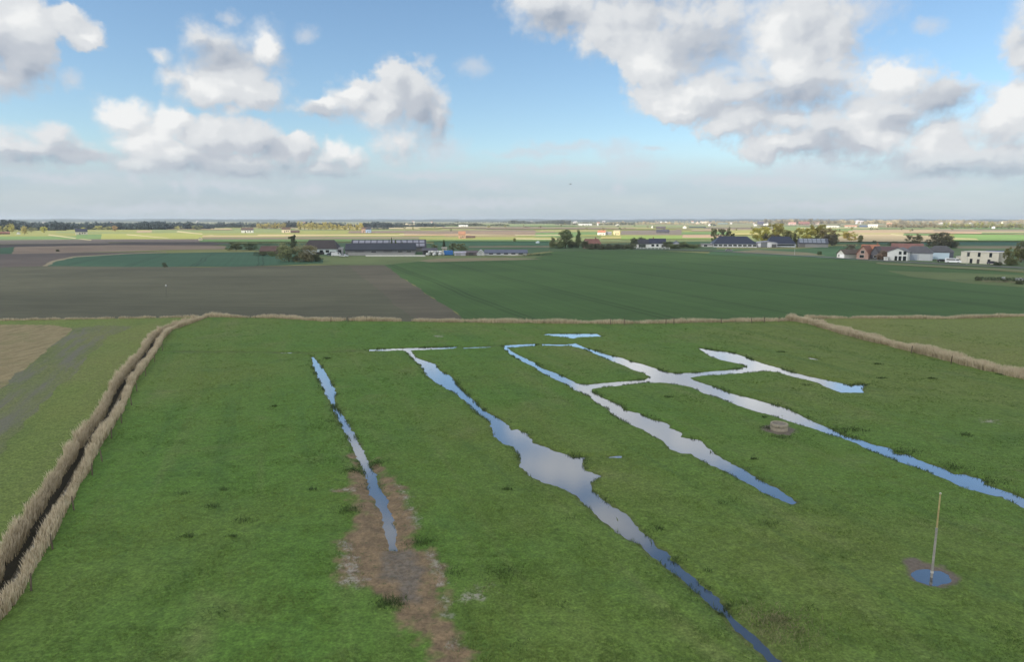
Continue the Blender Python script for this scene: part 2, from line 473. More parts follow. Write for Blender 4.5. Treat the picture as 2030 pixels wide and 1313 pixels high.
# ------------------------------------------------------------------ the height of the near land
WATER_Z = -0.11
DITCH_Z = -0.80
def land(x, y):
    h = 0.10 * (vnoise(x / 23, y / 23, 1) - 0.4) + 0.06 * vnoise(x / 4.0, y / 4.0, 2) + 0.05 * vnoise(x / 0.9, y / 0.9, 3) + 0.03 * vnoise(x / 0.35, y / 0.35, 7)
    shore = 0.28 * (vnoise(x / 1.1, y / 1.1, 4) - 0.5) + 0.40 * (vnoise(x / 0.36, y / 0.36, 5) - 0.5)
    s = np.full(x.shape, 4.0, np.float32)
    for i, wp in enumerate(WATERS):
        s = np.minimum(s, sdf(x, y, wp))
    k = np.clip((s + 0.8) / 1.5, 0.25, 1)
    bank = WATER_Z + 0.24 * (s - 0.03 + shore * k)
    isl = np.clip((vnoise(x / 0.55, y / 0.55, 8) - 0.80) * 6, 0, 1) * (s < -0.8)
    h = np.minimum(h, np.maximum(bank, -0.55)) + isl * 0.24 * np.clip(2.0 + s * 0.7, 0, 1)
    dd = line_dist(x, y, DITCH)
    h = np.minimum(h, -0.85 + 1.25 * np.maximum(0, dd - 0.12))
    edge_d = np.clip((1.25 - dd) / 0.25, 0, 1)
    mud = np.clip(0.5 - (sdf(x, y, MUD) + 1.1 * (vnoise(x / 0.8, y / 0.8, 11) - 0.5) + 0.5 * (vnoise(x / 0.25, y / 0.25, 12) - 0.5)) / 0.8, 0, 1)
    rim = np.clip(0.5 - (sdf(x, y, RIM) + 0.5 * (vnoise(x / 0.4, y / 0.4, 11) - 0.5)) / 0.4, 0, 1)
    rw = np.hypot(x - WELL_XY[0], y - WELL_XY[1])
    rim = np.maximum(rim, np.clip((1.75 + 0.6 * (vnoise(x / 0.5, y / 0.5, 14) - 0.5) - rw) / 0.4, 0, 1))
    edge = np.clip(1 - (s - 0.05) / 0.35, 0, 1)
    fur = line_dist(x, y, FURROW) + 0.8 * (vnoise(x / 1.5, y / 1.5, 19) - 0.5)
    edge = np.maximum(edge, 0.75 * np.clip(1.2 - fur / 0.8, 0, 1))  # furrow's shading put into the colour as a darker line
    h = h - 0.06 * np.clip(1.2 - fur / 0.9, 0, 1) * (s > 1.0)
    pale = np.zeros(x.shape, np.float32)
    for p in PALE:
        pale = np.maximum(pale, np.clip(0.4 - (sdf(x, y, p) + 0.9 * (vnoise(x / 0.5, y / 0.5, 15) - 0.5) + 0.5 * (vnoise(x / 0.16, y / 0.16, 18) - 0.5)) / 0.5, 0, 1))
    damp = np.clip(0.5 - (sdf(x, y, DAMP) + 1.0 * (vnoise(x / 0.7, y / 0.7, 16) - 0.5)) / 0.6, 0, 1)
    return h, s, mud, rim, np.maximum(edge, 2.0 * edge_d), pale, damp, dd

# ------------------------------------------------------------------ materials of the ground
def new_mat(name):
    m = bpy.data.materials.new(name)
    m.use_nodes = True
    m.node_tree.nodes.clear()
    b = NB(m.node_tree)
    p = b.n('ShaderNodeBsdfPrincipled')
    p.inputs['Specular IOR Level'].default_value = 0.25
    p.inputs['Roughness'].default_value = 0.9
    b.L.new(p.outputs[0], b.n('ShaderNodeOutputMaterial').inputs[0])
    pos = b.n('ShaderNodeNewGeometry').outputs['Position']
    return m, b, p, pos

def bump(b, p, h, strength, dist):
    nd = b.n('ShaderNodeBump')
    b.put(nd.inputs['Height'], h)
    nd.inputs['Strength'].default_value = strength
    nd.inputs['Distance'].default_value = dist
    b.L.new(nd.outputs[0], p.inputs['Normal'])

LUSH = (0.084, 0.162, 0.027); OLIVE = (0.118, 0.162, 0.036); DEEP = (0.046, 0.102, 0.026); DRY = (0.165, 0.165, 0.072)

def grass_colour(b, pos, lush=LUSH, olive=OLIVE, deep=DEEP, bias=0.0):
    big = b.noise(pos, 0.028, 3, 0.5)
    x = b.sep(pos)[0]
    ol = b.math('ADD', b.step(big, 0.36, 0.68), b.lin(x, -25, 60, -0.25 + bias, 0.4 + bias), clamp=True)
    c = b.mix(ol, lush, olive)
    m1 = b.noise(pos, 0.16, 4, 0.6)
    c = b.mix(b.math('MULTIPLY', b.step(m1, 0.52, 0.76), 0.42), c, deep)
    m2 = b.noise(pos, 0.11, 4, 0.62, dist=0.5)
    c = b.mix(b.math('MULTIPLY', b.step(m2, 0.54, 0.78), 0.45), c, DRY)
    # old ridges and drain lines run with the channels
    a_, c_ = Vector(G(618, 706)), Vector(G(789, 1090))
    t_ = (a_ - c_).normalized()
    u_ = b.vmath('DOT_PRODUCT', pos, (-t_.y, t_.x, 0)); v_ = b.vmath('DOT_PRODUCT', pos, (t_.x, t_.y, 0))
    rd = b.noise(b.xyz(u_, b.math('MULTIPLY', v_, 0.07), 0.0), 0.32, 4, 0.6, dist=0.3)
    c = b.mix(b.math('MULTIPLY', b.step(rd, 0.50, 0.74), 0.26), c, DRY)
    c = b.mix(b.math('MULTIPLY', b.step(rd, 0.48, 0.28), 0.40), c, deep)
    f = b.noise(pos, 2.0, 5, 0.75)
    c = b.mix(1.0, c, b.lin(f, 0.28, 0.72, 0.68, 1.32), 'MULTIPLY')
    f2 = b.noise(pos, 7.0, 3, 0.6)
    c = b.mix(1.0, c, b.lin(f2, 0.3, 0.7, 0.62, 1.38), 'MULTIPLY')
    return c

def meadow_material():
    m, b, p, pos = new_mat('meadow_grass')
    c = grass_colour(b, pos)
    fine = b.noise(pos, 6.0, 5, 0.65)
    mid = b.noise(pos, 1.3, 5, 0.65)
    mudc = b.mix(b.step(mid, 0.35, 0.68), (0.150, 0.110, 0.068, 1), (0.240, 0.172, 0.102, 1))
    mudc = b.mix(1.0, mudc, b.lin(fine, 0.25, 0.75, 0.6, 1.4), 'MULTIPLY')
    mudc = b.mix(b.math('MULTIPLY', b.step(b.noise(pos, 2.2, 4, 0.7), 0.56, 0.66), 0.6), mudc, (0.07, 0.085, 0.035, 1))
    dampc = b.mix(b.step(b.noise(pos, 3.2, 5, 0.7), 0.4, 0.62), (0.085, 0.08, 0.072, 1), (0.17, 0.165, 0.158, 1))
    mudc = b.mix(b.math('MULTIPLY', b.attr('damp'), 0.55), mudc, dampc)
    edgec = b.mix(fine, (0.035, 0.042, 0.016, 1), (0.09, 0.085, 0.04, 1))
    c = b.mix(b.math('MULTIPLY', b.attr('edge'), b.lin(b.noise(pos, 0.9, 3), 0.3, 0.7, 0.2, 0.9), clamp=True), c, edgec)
    c = b.mix(b.attr('mud'), c, mudc)
    rimc = b.mix(fine, (0.08, 0.062, 0.045, 1), (0.2, 0.175, 0.15, 1))
    c = b.mix(b.attr('rim'), c, rimc)
    pf = b.math('MULTIPLY', b.attr('pale'), b.step(b.noise(pos, 3.5, 5, 0.75), 0.40, 0.60))
    c = b.mix(b.math('MULTIPLY', pf, 0.9), c, (0.33, 0.305, 0.27, 1))
    b.put(p.inputs['Base Color'], c)
    bump(b, p, b.math('ADD', fine, b.math('MULTIPLY', mid, 1.5)), 0.6, 0.12)
    return m

def water_material():
    m = bpy.data.materials.new('still_water')
    m.use_nodes = True
    m.node_tree.nodes.clear()
    b = NB(m.node_tree)
    pos = b.n('ShaderNodeNewGeometry').outputs['Position']
    nd = b.n('ShaderNodeBump')
    b.put(nd.inputs['Height'], b.noise(pos, 1.6, 3, 0.6))
    nd.inputs['Strength'].default_value = 0.05
    nd.inputs['Distance'].default_value = 0.02
    df = b.n('ShaderNodeBsdfDiffuse')
    df.inputs[0].default_value = (0.030, 0.034, 0.036, 1)
    gl_ = b.n('ShaderNodeBsdfGlossy')
    gl_.inputs['Color'].default_value = (1, 1, 1, 1)
    gl_.inputs['Roughness'].default_value = 0.09
    b.L.new(nd.outputs[0], gl_.inputs['Normal'])
    lw = b.n('ShaderNodeLayerWeight')
    lw.inputs['Blend'].default_value = 0.5
    fac = b.math('MINIMUM', b.math('MULTIPLY_ADD', b.math('POWER', lw.outputs['Facing'], 2.4), 1.35, 0.02), 0.96)
    mx = b.n('ShaderNodeMixShader')
    b.put(mx.inputs[0], fac)
    b.L.new(df.outputs[0], mx.inputs[1]); b.L.new(gl_.outputs[0], mx.inputs[2])
    b.L.new(mx.outputs[0], b.n('ShaderNodeOutputMaterial').inputs[0])
    return m

def side_material(kind):
    m, b, p, pos = new_mat(kind)
    fine = b.noise(pos, 5.0, 5, 0.65)
    if kind == 'verge_grass':
        c = grass_colour(b, pos, (0.130, 0.178, 0.042), (0.160, 0.182, 0.050), (0.092, 0.140, 0.034), 0.12)
    elif kind == 'rutted_grass':
        g = grass_colour(b, pos, (0.13, 0.155, 0.055), (0.16, 0.165, 0.06), (0.09, 0.115, 0.04), 0.1)
        a_, c_ = Vector(G(0, 896)), Vector(G(217, 668))
        t_ = (c_ - a_).normalized()
        u_ = b.vmath('DOT_PRODUCT', pos, (-t_.y, t_.x, 0)); v_ = b.vmath('DOT_PRODUCT', pos, (t_.x, t_.y, 0))
        r_ = b.noise(b.xyz(u_, b.math('MULTIPLY', v_, 0.10), 0.0), 0.55, 5, 0.7, dist=0.35)
        c = b.mix(b.math('MULTIPLY', b.step(r_, 0.40, 0.66), 0.85), g, b.mix(fine, (0.09, 0.088, 0.07, 1), (0.20, 0.19, 0.16, 1)))
    else:
        r_ = b.noise(b.vmath('MULTIPLY', pos, (1, 0.3, 1)), 0.8, 5, 0.65)
        c = b.mix(b.step(r_, 0.3, 0.7), (0.20, 0.165, 0.085, 1), (0.29, 0.235, 0.13, 1))
        c = b.mix(b.math('MULTIPLY', b.step(b.noise(pos, 0.2, 4), 0.5, 0.7), 0.5), c, (0.15, 0.16, 0.06, 1))
        c = b.mix(1.0, c, b.lin(fine, 0.25, 0.75, 0.75, 1.25), 'MULTIPLY')
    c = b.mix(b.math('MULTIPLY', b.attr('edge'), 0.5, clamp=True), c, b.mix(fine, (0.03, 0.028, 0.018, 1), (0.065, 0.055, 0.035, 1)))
    b.put(p.inputs['Base Color'], c)
    bump(b, p, fine, 0.7, 0.15)
    return m

M_MEADOW = meadow_material()
M_WATER = water_material()

# ------------------------------------------------------------------ the near land, cut into its fields
EPS = CAM_H
rows = []
yy = 1500.0
while yy > 588:
    rows.append(math.hypot(*G(1015, yy)))
    yy -= 1.05 if yy > 900 else 0.85
rows = np.array(rows)
rows = rows[rows < 205]
cols = np.radians(np.concatenate([np.arange(-66, -47, 0.35), np.arange(-47.0, 47.01, 0.09), np.arange(47.3, 66, 0.35)]))
A_, R_ = np.meshgrid(cols, rows)
GX, GY = (R_ * np.sin(A_)).astype(np.float64), (R_ * np.cos(A_)).astype(np.float64)
shape = GX.shape
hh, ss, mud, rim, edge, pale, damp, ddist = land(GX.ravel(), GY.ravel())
V = np.stack([GX.ravel(), GY.ravel(), hh], 1)
nr, nc = shape
idx = np.arange(nr * nc).reshape(shape)
quads = np.stack([idx[:-1, :-1], idx[:-1, 1:], idx[1:, 1:], idx[1:, :-1]], -1).reshape(-1, 4)
cx = (GX[:-1, :-1] + GX[1:, 1:]).ravel() / 2
cyy = (GY[:-1, :-1] + GY[1:, 1:]).ravel() / 2
# which field each face belongs to
big = 400.0
left_of_ditch = DITCH + [(-big, big), (-big, -big), (DITCH[0][0], -big)]
beyond = FAR_REED + FAR_REED2[1:] + [(big, big), (-big, big)]
right_of_reed = RIGHT_REED + [(big, -50), (big, big), (RIGHT_REED[0][0], big)]
f_left = inside(cx, cyy, left_of_ditch)
f_far = inside(cx, cyy, beyond)
f_right = inside(cx, cyy, right_of_reed) & ~f_left
rut = px_poly([(-300,1330),(0,900),(81,810),(125,760),(180,706),(217,668),(262,648),(200,647),(146,652),(60,724),(0,776),(-300,1100)])
stub = px_poly([(146,652),(60,724),(0,776),(-300,1100),(-900,1100),(-900,645),(100,645)])
wob = (vnoise(cx / 3, cyy / 3, 21) - 0.5) * 1.2
f_rut = f_left & inside(cx + wob, cyy, rut)
f_stub = f_left & inside(cx + wob * 0.5, cyy, stub) & ~f_rut
reg = np.zeros(len(cx), int)
reg[f_left] = 1; reg[f_rut] = 2; reg[f_stub] = 3
reg[f_right & ~f_left] = 4
reg[f_far] = -1
names = {0: ('meadow', M_MEADOW, 'wet green meadow cut by water channels', 'meadow'),
         1: ('grass_verge', side_material('verge_grass'), 'smooth olive grass strip along the reed-lined ditch', 'grass strip'),
         2: ('rutted_ground', side_material('rutted_grass'), 'grey-green rutted strip beside the olive grass', 'rutted ground'),
         3: ('stubble_field', side_material('stubble'), 'straw-coloured stubble field beyond the rutted strip', 'field'),
         4: ('pasture', bpy.data.materials['verge_grass'], 'pale olive pasture behind the diagonal reed band', 'pasture')}
for k, (nm, mt, lab, cat) in names.items():
    q = quads[reg == k]
    if not len(q): continue
    used = np.unique(q)
    remap = np.full(nr * nc, -1); remap[used] = np.arange(len(used))
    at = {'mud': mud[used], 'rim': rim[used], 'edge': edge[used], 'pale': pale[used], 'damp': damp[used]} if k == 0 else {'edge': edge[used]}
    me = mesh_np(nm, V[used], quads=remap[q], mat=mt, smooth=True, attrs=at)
    tag(link(nm, me), lab, cat, kind='structure')

def grow(pts, d):
    """outline pushed outwards by d"""
    n = len(pts)
    area = sum(pts[i][0] * pts[(i + 1) % n][1] - pts[(i + 1) % n][0] * pts[i][1] for i in range(n))
    s = -1.0 if area > 0 else 1.0
    out = []
    for i in range(n):
        a, b_ = Vector(pts[i - 1]), Vector(pts[(i + 1) % n])
        t = (b_ - a)
        t = t.normalized() if t.length > 1e-6 else Vector((1, 0))
        out.append((pts[i][0] - t.y * d * s, pts[i][1] + t.x * d * s))
    return out
# each water lies as a level sheet in its hollow; the land around hides the sheet's rim
for i, (wp, lab) in enumerate(zip(WATERS, WATER_LABELS)):
    P = np.array(wp)
    step_ = 0.5
    xs = np.arange(P[:, 0].min() - 1.5, P[:, 0].max() + 2.0, step_)
    ys = np.arange(P[:, 1].min() - 1.5, P[:, 1].max() + 2.0, step_)
    X, Y = np.meshgrid(xs, ys)
    s = sdf(X.ravel(), Y.ravel(), wp, 3.0).reshape(X.shape)
    id2 = np.arange(X.size).reshape(X.shape)
    keep = (np.minimum.reduce([s[:-1, :-1], s[1:, :-1], s[:-1, 1:], s[1:, 1:]]) < 0.75).ravel()
    for wq in WATERS[:i]:
        s2 = sdf(X.ravel(), Y.ravel(), wq, 3.0).reshape(X.shape)
        keep &= ~((np.minimum.reduce([s2[:-1, :-1], s2[1:, :-1], s2[:-1, 1:], s2[1:, 1:]]) < 0.75).ravel() & (s2[:-1, :-1] < s[:-1, :-1]).ravel())
    q = np.stack([id2[:-1, :-1], id2[:-1, 1:], id2[1:, 1:], id2[1:, :-1]], -1).reshape(-1, 4)[keep]
    used = np.unique(q)
    remap = np.full(X.size, -1); remap[used] = np.arange(len(used))
    vv = np.stack([X.ravel(), Y.ravel(), np.full(X.size, WATER_Z - 0.0008 * i)], 1)[used]
    tag(link('water', mesh_np('water', vv, quads=remap[q], mat=M_WATER)), lab, 'water', kind='structure')
dl, dr = offset_line(DITCH, 0.75), offset_line(DITCH, -0.75)
n = len(DITCH)
tag(link('water', mesh_np('water', [(x, y, DITCH_Z) for x, y in dl + dr], quads=[(n + i, n + i + 1, i + 1, i) for i in range(n - 1)], mat=M_WATER)),
    'dark water in the ditch between the two reed belts', 'water', kind='structure')

# ------------------------------------------------------------------ the wide ground sheet, to the horizon
def ground_material():
    m, b, p, pos = new_mat('farmland_ground')
    n_ = b.noise(b.vmath('MULTIPLY', pos, (0.4, 1, 1)), 0.004, 4, 0.55)
    c = b.mix(b.step(n_, 0.35, 0.65), (0.165, 0.185, 0.06, 1), (0.215, 0.20, 0.09, 1))
    c = b.mix(b.math('MULTIPLY', b.step(b.noise(pos, 0.0016, 3), 0.5, 0.6), 0.6), c, (0.20, 0.15, 0.095, 1))
    b.put(p.inputs['Base Color'], c)
    return m
ygr = [-3000, 60, 128, 134, 1500, 6000, 16000, 30000]
zgr = [-1.2, -1.2, -1.2, -0.02, -0.02, -0.02, -0.02, -0.02]
xgr = [-24000, -6000, -1500, 0, 1500, 6000, 24000]
gv = [(x, y, z) for y, z in zip(ygr, zgr) for x in xgr]
nx = len(xgr)
gq = [(j * nx + i, j * nx + i + 1, (j + 1) * nx + i + 1, (j + 1) * nx + i) for j in range(len(ygr) - 1) for i in range(nx - 1)]
tag(link('ground', mesh_np('ground', gv, quads=gq, mat=ground_material())), 'flat farmland reaching to the horizon', 'ground', kind='structure')

# ------------------------------------------------------------------ the fields beyond the reed line
def field_material(name, rowdir=None, rowscale=0.0, rough=0.25, tram=False):
    """soil or crop whose colour is the object's own colour, with patches, fine texture and drill rows"""
    m, b, p, pos = new_mat(name)
    base = b.n('ShaderNodeObjectInfo').outputs['Color']
    n1 = b.noise(b.vmath('MULTIPLY', pos, (0.5, 1.0, 1.0)), 0.03, 5, 0.6)
    n2 = b.noise(b.vmath('MULTIPLY', pos, (0.25, 1.0, 1.0)), 0.35, 4, 0.65)
    f = b.math('ADD', b.lin(n1, 0.25, 0.75, 1 - rough, 1 + rough), b.lin(n2, 0.25, 0.75, -rough * 0.7, rough * 0.7))
    if rowdir:
        sx = b.vmath('DOT_PRODUCT', pos, (rowdir[0], rowdir[1], 0))
        rn = b.noise(b.xyz(sx, b.math('MULTIPLY', b.vmath('DOT_PRODUCT', pos, (-rowdir[1], rowdir[0], 0)), 0.004), 0.0), rowscale, 3, 0.7)
        f = b.math('ADD', f, b.lin(rn, 0.3, 0.7, -0.13, 0.13))
        if tram:
            wob = b.math('MULTIPLY', b.noise(pos, 0.01, 2), 9.0)
            u = b.math('PINGPONG', b.math('ADD', sx, wob), 13.5)
            t1 = b.step(b.math('ABSOLUTE', b.math('SUBTRACT', u, 1.0)), 0.5, 0.12)
            f = b.math('SUBTRACT', f, b.math('MULTIPLY', t1, 0.42))
    c = b.mix(1.0, base, f, 'MULTIPLY')
    b.put(p.inputs['Base Color'], c)
    return m
M_PLOUGH = field_material('ploughed_soil', (0.06, 1.0), 0.9, 0.24)
M_CROP = field_material('green_crop', (0.94, 0.33), 0.6, 0.14, True)
M_FIELD = field_material('farm_field', (0.1, 1.0), 0.12, 0.14)

ZL = [0.0]
def field(pts, color, label, mat=None, name='field', z=None):
    ZL[0] += 0.006
    return sheet(name, ragged(px_poly(pts), 0.7) if z is None else px_poly(pts), ZL[0] if z is None else z, mat or M_FIELD, color, label, 'field')

# in the shade, near to far
field([(-900,643),(-900,535),(0,529.5),(90,527),(250,528.5),(400,530),(560,527),(690,525.5),(762,525.5),(800,553),(850,586),(880,604),(914,628),(914,640.5),(640,638.5),(560,633),(410,631),(270,633),(0,638)], (0.091, 0.090, 0.056), 'wide grey-brown ploughed field behind the far reeds', M_PLOUGH, 'ploughed_field')
field([(690,526),(762,525.8),(800,553),(850,586),(880,604),(914,628),(914,636),(832,636),(790,610),(740,568)], (0.104, 0.093, 0.064), 'redder strip of ploughed soil beside the wheat', M_PLOUGH, 'ploughed_strip')
field([(762,525.3),(830,517.5),(1000,511),(1060,505),(1100,498.5),(1200,496.5),(1290,496.5),(1400,502),(1500,507.5),(1600,511.5),(1700,518),(1800,526),(1960,536),(2030,541),(2500,560),(2500,613),(2030,629),(1890,634),(1760,633.5),(1640,634),(1560,638.5),(1440,641),(1250,644),(1060,643),(914,641),(914,629),(880,604),(850,586),(800,553)], (0.053, 0.102, 0.026), 'broad dark green field of young wheat with tramlines', M_CROP, 'wheat_field')
field([(1760,537),(1900,541),(2030,546),(2500,566),(2500,580),(2030,570),(1920,562),(1800,548)], (0.10, 0.13, 0.045), 'paler grass tongue in front of the hedge', None, 'grass_strip')
field([(600,512),(640,507),(850,508),(1000,507.5),(1080,508),(1060,512),(1000,513.5),(830,518.5),(762,526),(700,526),(620,524),(560,526)], (0.115, 0.145, 0.055), 'grass strip between the farm yard and the fields', None, 'grass_strip')
field([(830,517.5),(870,512.5),(1000,511),(1075,514),(1000,516.5),(850,520)], (0.19, 0.165, 0.095), 'tan grass margin along the wheat', None, 'grass_margin')
field([(88,527.5),(110,517),(150,509),(250,503.5),(420,500.5),(560,499),(600,506),(640,514),(640,522),(560,526),(470,529),(250,529.5)], (0.040, 0.092, 0.050), 'blue-green crop field behind the ploughed field', M_CROP, 'crop_field')
field([(84,528),(104,517),(146,508.5),(250,502.5),(330,500),(330,501),(252,504),(152,510),(112,518),(94,528)], (0.24, 0.205, 0.13), 'pale curved farm track beside the crop', None, 'track')
field([(-900,533),(-900,512),(0,504),(120,502),(330,499.5),(250,502.5),(146,508.5),(104,517),(84,528),(0,530)], (0.105, 0.085, 0.072), 'dark bare soil left of the curved track', M_PLOUGH, 'ploughed_field')
field([(-900,512),(-900,502),(0,492),(30,490),(24,503.6)], (0.04, 0.095, 0.045), 'dark green corner field', None, 'field')
field([(24,503.6),(30,490),(220,486),(400,485.5),(450,489),(446,494),(330,496),(240,499),(120,502)], (0.235, 0.175, 0.125), 'light brown harrowed field', M_PLOUGH, 'ploughed_field')
field([(-900,500),(-900,494),(0,485.5),(180,482.5),(300,480.5),(410,480.6),(500,483),(440,486.5),(220,486),(30,490),(0,492)], (0.072, 0.060, 0.052), 'thin dark brown strip of soil', M_PLOUGH, 'ploughed_field')
field([(446,494),(450,488),(430,484),(500,482.5),(700,481.5),(860,483),(1000,488),(1090,487),(1090,499),(1000,507),(640,508),(600,506),(560,499)], (0.060, 0.105, 0.045), 'green paddocks around the left farm', None, 'paddock')
field([(860,487),(1000,487),(1090,487),(1090,478.5),(860,479)], (0.05, 0.115, 0.055), 'blue-green strip field behind the low sheds', None, 'field')
field([(930,488.6),(1090,488),(1090,490.4),(930,490.6)], (0.19, 0.155, 0.10), 'thin brown strip behind the low sheds', None, 'field')
field([(1090,499),(1090,486),(1300,480),(1420,481),(1420,500),(1290,497)], (0.06, 0.10, 0.04), 'grass around the row of hedges', None, 'paddock')
field([(1290,481),(1290,476),(1500,474.5),(1700,477),(1700,484),(1420,486)], (0.05, 0.11, 0.04), 'dark green field behind the farmhouses', None, 'field')
field([(1400,505.5),(1420,494),(1580,494),(1660,488),(1720,488),(1720,519),(1600,511.5)], (0.055, 0.115, 0.045), 'green paddock before the grey barn', None, 'paddock')
field([(1440,500),(1500,495.5),(1600,501),(1640,507.5),(1560,505.6),(1480,503)], (0.175, 0.16, 0.09), 'dry grass beside the lane', None, 'grass_margin')
field([(1700,519),(1700,486),(1760,480),(2100,484),(2500,490),(2500,556),(2030,539),(1800,526)], (0.075, 0.115, 0.045), 'grass plots around the houses', None, 'paddock')
field([(1700,484),(1700,479),(1860,480),(2030,480),(2500,484),(2500,489),(1900,486.5)], (0.03, 0.085, 0.05), 'dark strip field behind the village', None, 'field')
field([(1890,489),(2000,488),(2030,489),(2030,493),(1900,493)], (0.15, 0.13, 0.08), 'dull brown strip behind the cream house', None, 'field')

field([(1740,521.5),(1800,524.5),(1900,529.5),(1980,533.5),(2030,536.5),(2030,540),(1960,536),(1870,531.5),(1790,527),(1735,523.5)], (0.15, 0.155, 0.07), 'pale rough grass verge along the lane', None, 'grass_verge')
# sunlit fields farther away: x0, x1, (y at x0: top, bottom), (y at x1: top, bottom), colour
YG = (0.275, 0.28, 0.085); GR = (0.15, 0.235, 0.08); TAN = (0.40, 0.305, 0.175); PALE_ = (0.50, 0.43, 0.235); BRN = (0.235, 0.175, 0.125); DGR = (0.085, 0.17, 0.07); ORG = (0.42, 0.275, 0.175); GRB = (0.20, 0.165, 0.13); LG = (0.225, 0.26, 0.10)
FAR = [
 (-400,2600,437.5,446,437.5,446,(0.24,0.235,0.12)), (-400,1100,444,456,444,455,LG), (1100,2600,444,452,443,451,(0.25,0.24,0.125)),
 (-400,2600,455,470,454,472,YG), (-400,2600,468,480,470,479,LG),
 (-200,170,466,471,464,470,YG), (-200,240,470,479.5,468,477,GR), (-200,210,478,486.5,474.5,483,GRB), (95,200,465,466.8,478.5,480.5,PALE_), (110,330,459,462,462,466,LG), (150,260,465,474,464.5,475,GR),
 (200,420,463.5,475.5,461,475.5,(0.31,0.32,0.085)), (250,330,464.5,466,472,473.5,PALE_), (420,560,460,474.5,459.5,473,(0.29,0.30,0.09)), (180,420,475,480.8,474.5,481,(0.185,0.15,0.125)), (270,380,457.5,461.5,456,460,TAN),(300,520,455.5,463,452,459,LG), (350,420,458,460.5,466,467.5,PALE_),
 (400,800,452.5,463,452,462,LG), (560,760,459,464,456,463,YG), (400,640,467.5,470,467,468.6,(0.48,0.36,0.20)), (510,830,465,468,464.5,467.8,(0.52,0.41,0.215)), (400,830,464,466,463.5,465.5,YG), (400,860,471,475.5,470.5,474.5,(0.23,0.185,0.12)), (395,860,475.2,480.5,474.6,480,GR),
 (690,1060,458.5,463,457,461,(0.22,0.165,0.125)), (720,830,456.5,459,453.5,457,LG), (790,940,453,456.5,452.5,456,YG), (860,1120,456,459.5,452,455,(0.235,0.215,0.11)), (800,1010,461,466,460.5,468,BRN), (930,1100,459,467,460,466,(0.26,0.19,0.13)),
 (790,1075,464.8,466.6,466.5,468.2,PALE_), (800,930,466,468.5,464.5,467,(0.46,0.31,0.175)), (880,1020,468,472,466,471,(0.29,0.23,0.12)), (830,1100,471,477.5,470,477,YG), (850,1100,476.2,479.5,476.6,479.8,GR), (1020,1110,473,475,474.5,476.4,PALE_),
 (1050,1250,451,456,449.5,454.5,LG), (1070,1200,457.5,459.5,456.5,459,(0.40,0.36,0.16)), (1060,1190,462,471,460.5,470,GR), (1060,1130,466.5,468.5,466,467.8,PALE_),
 (1150,1420,466.2,469.5,466.5,470.5,YG), (1190,1350,470,474.5,469,474.5,(0.38,0.34,0.125)), (1230,1430,469,475.8,468,475.5,(0.23,0.31,0.08)), (1230,1350,458,466.5,456.5,467,GRB), (1340,1530,451,456.5,452,457,(0.26,0.20,0.135)), (1350,1520,461,466,459,465,GR), (1352,1430,466.5,472.5,466,473,(0.43,0.30,0.19)),
 (1370,1450,455,459,453.5,458.5,(0.33,0.26,0.16)), (1440,1530,457,464,456,463,(0.33,0.32,0.10)), (1440,1510,463,467,462.6,466,(0.44,0.38,0.14)), (1540,1720,447.5,457.5,450,458.5,(0.22,0.285,0.10)), (1250,1400,447,452,448,452,LG),
 (1660,2100,452.5,455.5,451,455,GR), (1690,1930,456,459,455,457.5,(0.40,0.31,0.18)), (1680,1950,458.5,462.5,457.5,464,(0.44,0.32,0.20)), (1660,1790,463,466,462,466,(0.42,0.36,0.17)), (1700,1880,466,470,466,472,(0.47,0.37,0.22)), (1660,1860,470,481,470,481,(0.40,0.32,0.19)), (1765,1790,464.5,466,468,470,(0.55,0.5,0.27)),
 (1790,1860,464.5,468,465,469,GR), (1850,2300,456,459.5,456,460,(0.27,0.215,0.15)), (1870,2300,460,464,464,469,(0.46,0.315,0.2)), (1935,2300,459.5,461.5,459.5,461.5,(0.38,0.33,0.17)), (1945,2300,462.2,464.5,464,467,GR), (1890,2300,465.5,479.5,469,479.8,(0.20,0.32,0.09)), (1870,1935,472.5,476.5,474.5,478,(0.50,0.45,0.20)),
]
rf = random.Random(5)
for i in range(46):
    x0 = rf.uniform(-100, 1950); wd = rf.uniform(90, 260); y0 = rf.uniform(445.5, 454); h_ = rf.uniform(0.8, 2.2)
    FAR.append((x0, x0 + wd, y0, y0 + h_, y0 + rf.uniform(-1, 1), y0 + h_ + rf.uniform(-.4, 1), rf.choice([YG, LG, GR, TAN, BRN, LG, PALE_, GRB])))
FIELD_WORDS = {YG: 'yellow-green', GR: 'mid green', TAN: 'tan', PALE_: 'pale straw', BRN: 'brown', DGR: 'dark green', ORG: 'orange-brown', GRB: 'grey-brown', LG: 'light green'}
for i, (x0, x1, a0, b0, a1, b1, colr) in enumerate(FAR):
    r_, g_, b_ = colr
    wd = FIELD_WORDS.get(colr) or ('green' if g_ > r_ * 1.12 else 'yellow-green' if g_ > r_ * 0.95 else 'straw-coloured' if r_ > 0.4 else 'brown')
    o = field([(x0, b0), (x0 + 2, a0), (x1, a1), (x1 + 6, b1)], colr, 'sunlit %s strip of distant farmland' % wd, None, 'field', z=0.10 + 0.012 * i)
    o['group'] = 'distant strip fields'

